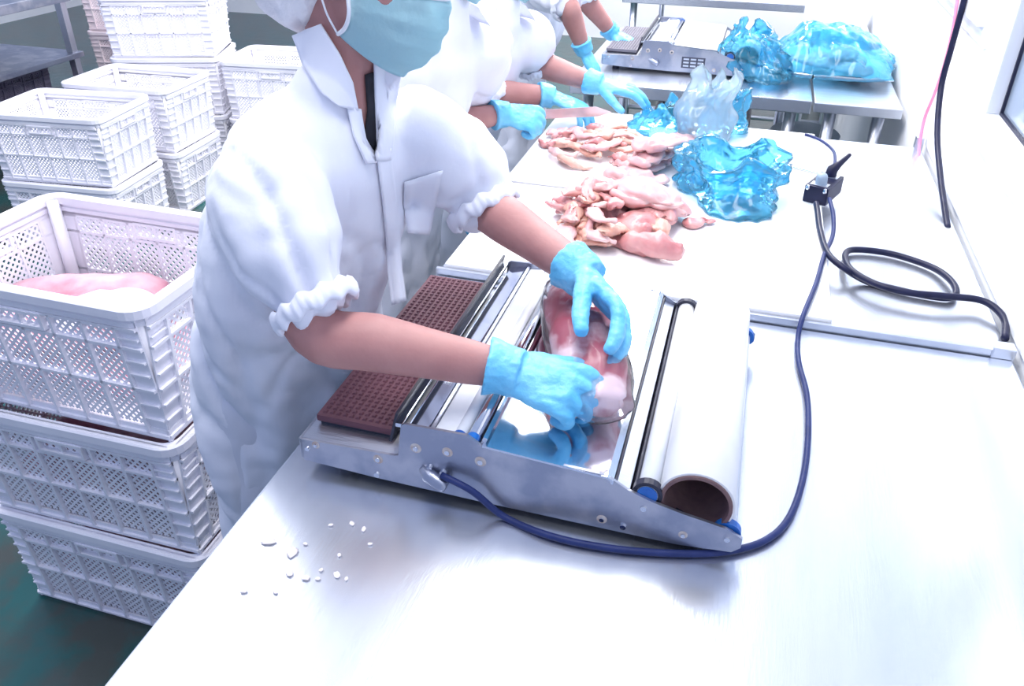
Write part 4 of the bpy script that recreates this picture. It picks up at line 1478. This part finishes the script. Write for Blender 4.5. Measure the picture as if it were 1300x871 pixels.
# ------------------------------------------------------------------ plastic bags
def bag_surface(name, prof, rx, ry, loc, rz, m, seed, crumple=0.02, lobe=None, nu=96, close=False):
    b = NB()
    nv = 5
    P = []
    for k in range(len(prof) - 1):
        for t in range(nv):
            f = t / nv
            P.append(tuple(a + (c - a) * f for a, c in zip(prof[k], prof[k + 1])))
    P.append(prof[-1])
    g = []
    for i, (r, z0) in enumerate(P):
        row = []
        for j in range(nu):
            t = 2 * PI * j / nu
            k = r
            z = z0
            if lobe and z < lobe[3]:
                k *= 1 + lobe[1] * max(0, math.cos(t - lobe[0])) ** lobe[2] * (1 - z / lobe[3])
            k *= 1 + 0.32 * nz((math.cos(t) * 0.9 + seed, math.sin(t) * 0.9, z * 9), 1.3)
            z = z0 * (1 + 0.55 * nz((math.cos(t) * 1.1, math.sin(t) * 1.1 + seed, 2.0), 1.4))
            x, y = math.cos(t) * k * rx + 0.25 * z * nz((seed, 1, z * 9), 1.0) * 2, math.sin(t) * k * ry
            q = V((x * 1.0 + seed, y, z))
            rid = abs(nz(V((x * 0.6 + seed, y * 0.6, z * 1.6)), 16)) + 0.6 * abs(nz(V((q.x + 3, q.y, q.z * 0.5 + 2)), 38)) + 0.25 * abs(nz(q, 80))
            vd = noise.voronoi(V((q.x, q.y, q.z * 0.7)) * 24)[0]
            rid = rid * 0.6 + (vd[1] - vd[0]) * 0.9
            fo = 0.35 * math.sin(t * 9 + 4 * nz(q, 6)) * r
            sc = crumple * (rid * 1.8 - 0.5 + fo * 0.6)
            dz = crumple * 0.9 * nz(q + V((7, 7, 1)), 12) * min(1, z / 0.03 + 0.0)
            row.append(b.verts.new((x + math.cos(t) * sc, y + math.sin(t) * sc, max(0.0015, z + dz))))
        g.append(row)
    for i in range(len(g) - 1):
        for j in range(nu):
            b.faces.new([g[i][j], g[i][(j + 1) % nu], g[i + 1][(j + 1) % nu], g[i + 1][j]])
    if close:
        b.faces.new(g[-1])
    o = done(name, b, m, None, True)
    o.location = loc
    o.rotation_euler.z = rz
    return o


p = at(916, 240, z=BZ)
o = bag_surface('plastic_bag', [(0.25, 0.003), (0.70, 0.003), (0.80, 0.020), (0.84, 0.044), (1.00, 0.060), (1.08, 0.075), (1.04, 0.092), (0.92, 0.094), (0.82, 0.078), (0.75, 0.045), (0.5, 0.016), (0.2, 0.010)],
                0.128, 0.125, (p.x, p.y, BZ), 0.25, 'blue_film', 1.3, 0.017, (-1.53, 1.5, 5, 0.055))
tag(o, 'open blue plastic bag with rolled rim beside the large chicken heap', 'plastic bag', 'blue plastic bags')
p = at(945, 262, z=BZ)
chicken('strip', (p.x, p.y - 0.01, BZ + 0.006), 0.2, 'pale chicken strip seen through the front of the open blue bag', None, 71, 'chicken_pale', L=0.10, w=0.018)
p = at(930, 245, z=BZ)
chicken('strip', (p.x, p.y - 0.01, BZ + 0.02), 1.0, 'short pale chicken strip leaning inside the open blue bag', None, 72, 'chicken_pale', 0.2, L=0.07, w=0.014)
p = at(893, 176, z=BZ)
o = bag_surface('plastic_bag', [(0.5, 0.002), (1.0, 0.01), (1.0, 0.05), (0.85, 0.085), (0.72, 0.115), (0.80, 0.145), (0.55, 0.165), (0.35, 0.13)],
                0.085, 0.075, (p.x, p.y, BZ), 0.4, 'pale_film', 4.1, 0.011)
tag(o, 'milky clear plastic bag standing upright and crumpled behind the open bag', 'plastic bag')
p = at(842, 172, z=BZ)
o = bag_surface('plastic_bag', [(0.5, 0.002), (1.0, 0.01), (1.0, 0.035), (0.8, 0.06), (0.72, 0.085), (0.5, 0.07)],
                0.085, 0.080, (p.x - 0.01, p.y + 0.03, BZ), 0.9, 'blue_film', 8.7, 0.022)
tag(o, 'small crumpled blue bag under the reaching glove', 'plastic bag', 'blue plastic bags')
p = at(905, 172, z=BZ)
o = bag_surface('plastic_bag', [(0.5, 0.002), (1.0, 0.01), (1.0, 0.035), (0.8, 0.07), (0.95, 0.12), (0.5, 0.10)],
                0.06, 0.06, (p.x + 0.035, p.y + 0.04, BZ), 0.2, 'blue_film', 5.2, 0.02)
tag(o, 'blue bag crumpled close behind the milky upright bag', 'plastic bag', 'blue plastic bags')


def pillow_bag(c, L, W, Hh, rz, m, seed, label):
    b = NB(); nu, nv = 60, 40
    g = {}
    for s in (0, 1):
        for i in range(nu + 1):
            for j in range(nv + 1):
                u, v = i / nu * 2 - 1, j / nv * 2 - 1
                neckk = 1 - 0.55 * math.exp(-((u + 0.62) / 0.16) ** 2)
                prof = max(0.0, 1 - abs(u * 0.98) ** 3) * max(0.0, 1 - abs(v) ** 2.4) * (0.25 + 0.75 * min(1, max(0, (u + 0.75) / 0.5)))
                x = u * L / 2 + 0.02 * nz((v * 2, seed, 1), 1.5)
                y = v * W / 2 * neckk * (1 - 0.18 * max(0, u)) + 0.015 * nz((u * 2, seed, 4), 1.5)
                q = V((x + seed, y, s))
                cr = 0.013 * (abs(nz(q, 17)) * 1.6 + 0.7 * abs(nz(q + V((2, 2, 2)), 34)) - 0.3)
                z = Hh * 0.22 + (Hh * 0.78 * prof + cr if s else -Hh * 0.22 * prof ** 0.4 + 0.002)
                if u < -0.62:
                    z += 0.06 * (-0.62 - u) / 0.38 + 0.02 * nz((u * 5, v * 5, seed), 1.0)
                g[s, i, j] = b.verts.new((x, y, max(0.002, z)))
    for s in (0, 1):
        for i in range(nu):
            for j in range(nv):
                f = [g[s, i, j], g[s, i + 1, j], g[s, i + 1, j + 1], g[s, i, j + 1]]
                b.faces.new(f if s else f[::-1])
    o = done('plastic_bag', b, m, None, True)
    o.location = c; o.rotation_euler.z = rz
    tag(o, label, 'plastic bag', 'blue plastic bags')
    return o


p = at(1045, 100, z=TZ + 0.006)
pillow_bag((p.x - 0.015, p.y + 0.12, TZ + 0.0045), 0.52, 0.46, 0.17, -0.15, 'blue_film', 2.0, 'blue bag filled with pale meat lying on the narrow table by the wall')
for i, (dx, dy, dz) in enumerate([(0.02, 0.0, 0.02), (0.09, 0.06, 0.02), (0.08, -0.07, 0.02), (-0.04, 0.06, 0.02), (0.05, 0.02, 0.055)]):
    chicken('fillet', (p.x + dx, p.y + 0.10 + dy, TZ + dz), i * 1.1, 'pale meat piece inside the filled blue bag by the wall', 'meat inside the filled blue bag', 500 + i, 'chicken_pale', L=0.19, w=0.06, t=0.03)
p = at(955, 75, z=0.95)
o = bag_surface('plastic_bag', [(0.5, 0.002), (1.0, 0.01), (1.05, 0.06), (0.9, 0.09), (0.8, 0.12), (0.55, 0.145), (0.35, 0.15), (0.2, 0.12)],
                0.095, 0.14, (p.x + 0.005, p.y + 0.25, TZ + 0.006), 0.3, 'blue_film', 11.3, 0.03, (-1.4, 0.5, 2, 0.12))
tag(o, 'blue bag slumped against the end of the second wrapping machine', 'plastic bag', 'blue plastic bags')

# ------------------------------------------------------------------ small things and background
# stool under the far table
def stool(x, y, z, r, label):
    e = empty('stool', (x, y, 0))
    b = NB(); loft(b, [(0, 0, z - 0.03), (0, 0, z - 0.008), (0, 0, z)], [r * 0.96, r, r * 0.94], 32, dome=False); done('seat', b, 'stool_grey', e)
    for k in range(4):
        a = PI / 4 + k * PI / 2
        b = NB(); tube(b, [(math.cos(a) * r * 0.7, math.sin(a) * r * 0.7, z - 0.03), (math.cos(a) * r * 1.05, math.sin(a) * r * 1.05, 0.0)], 0.014, 10, 1, False); done('leg', b, 'steel', e, True)
    tag(e, label, 'stool')


p = at(1022, 166, z=0.56)
stool(p.x, p.y, 0.56, 0.14, 'round grey stool under the far steel table')
# things on the far tables
b = NB(); box(b, -0.16, 0.16, -0.13, 0.13, 0, 0.20); o = done('box', b, 'paper', None, bevel=0.006); o.location = (0.03, 5.15, TZ + 0.0005)
tag(o, 'plain white box on the back table', 'box')
b = NB(); box(b, -0.13, 0.13, -0.1, 0.1, 0, 0.16); o = done('box', b, 'frame_white', None, bevel=0.006); o.location = (0.34, 4.3, TZ + 0.005)
tag(o, 'pale box on the narrow table against the wall', 'box')
slab_meat((-0.42, 4.95, TZ + 0.035), (0, 0, 0.1), 0.3, 0.2, 0.05, 'meat_slab', 'pink meat slab at the edge of the back table', 61, 0.01)
slab_meat((-4.05, 3.2, 0.875), (0, 0, 0.4), 0.4, 0.3, 0.05, 'meat_slab', 'pink meat on top of the steel rack', 62, 0.01)

# crumbs of meat on the near table
GC = 'scraps on the near table'
for (x, y, s) in [(341, 688, 9), (371, 702, 8), (368, 729, 5), (388, 735, 5), (428, 731, 5), (462, 673, 4), (447, 666, 4), (420, 668, 3), (388, 692, 3), (431, 706, 3), (470, 692, 3), (408, 725, 3), (404, 736, 3), (440, 736, 3), (310, 752, 4), (350, 753, 3)]:
    p = at(x, y, z=TZ)
    b = NB(); vs = ell(b, (0, 0, 0), (1, 1, 1), None, 10, 7)
    for v in vs:
        k = 1 + 0.5 * nz(v.co + V((x, y, 0)), 1.7)
        v.co = V((v.co.x * s * 0.00075 * k, v.co.y * s * 0.0011 * k, 0.0012 + v.co.z * 0.0014 + 0.0004))
    o = done('meat_scrap', b, 'crumb', None, True)
    o.location = (p.x, p.y, TZ + 0.0003); o.rotation_euler.z = x
    tag(o, 'tiny pale scrap of meat on the near steel table', 'scrap', GC)
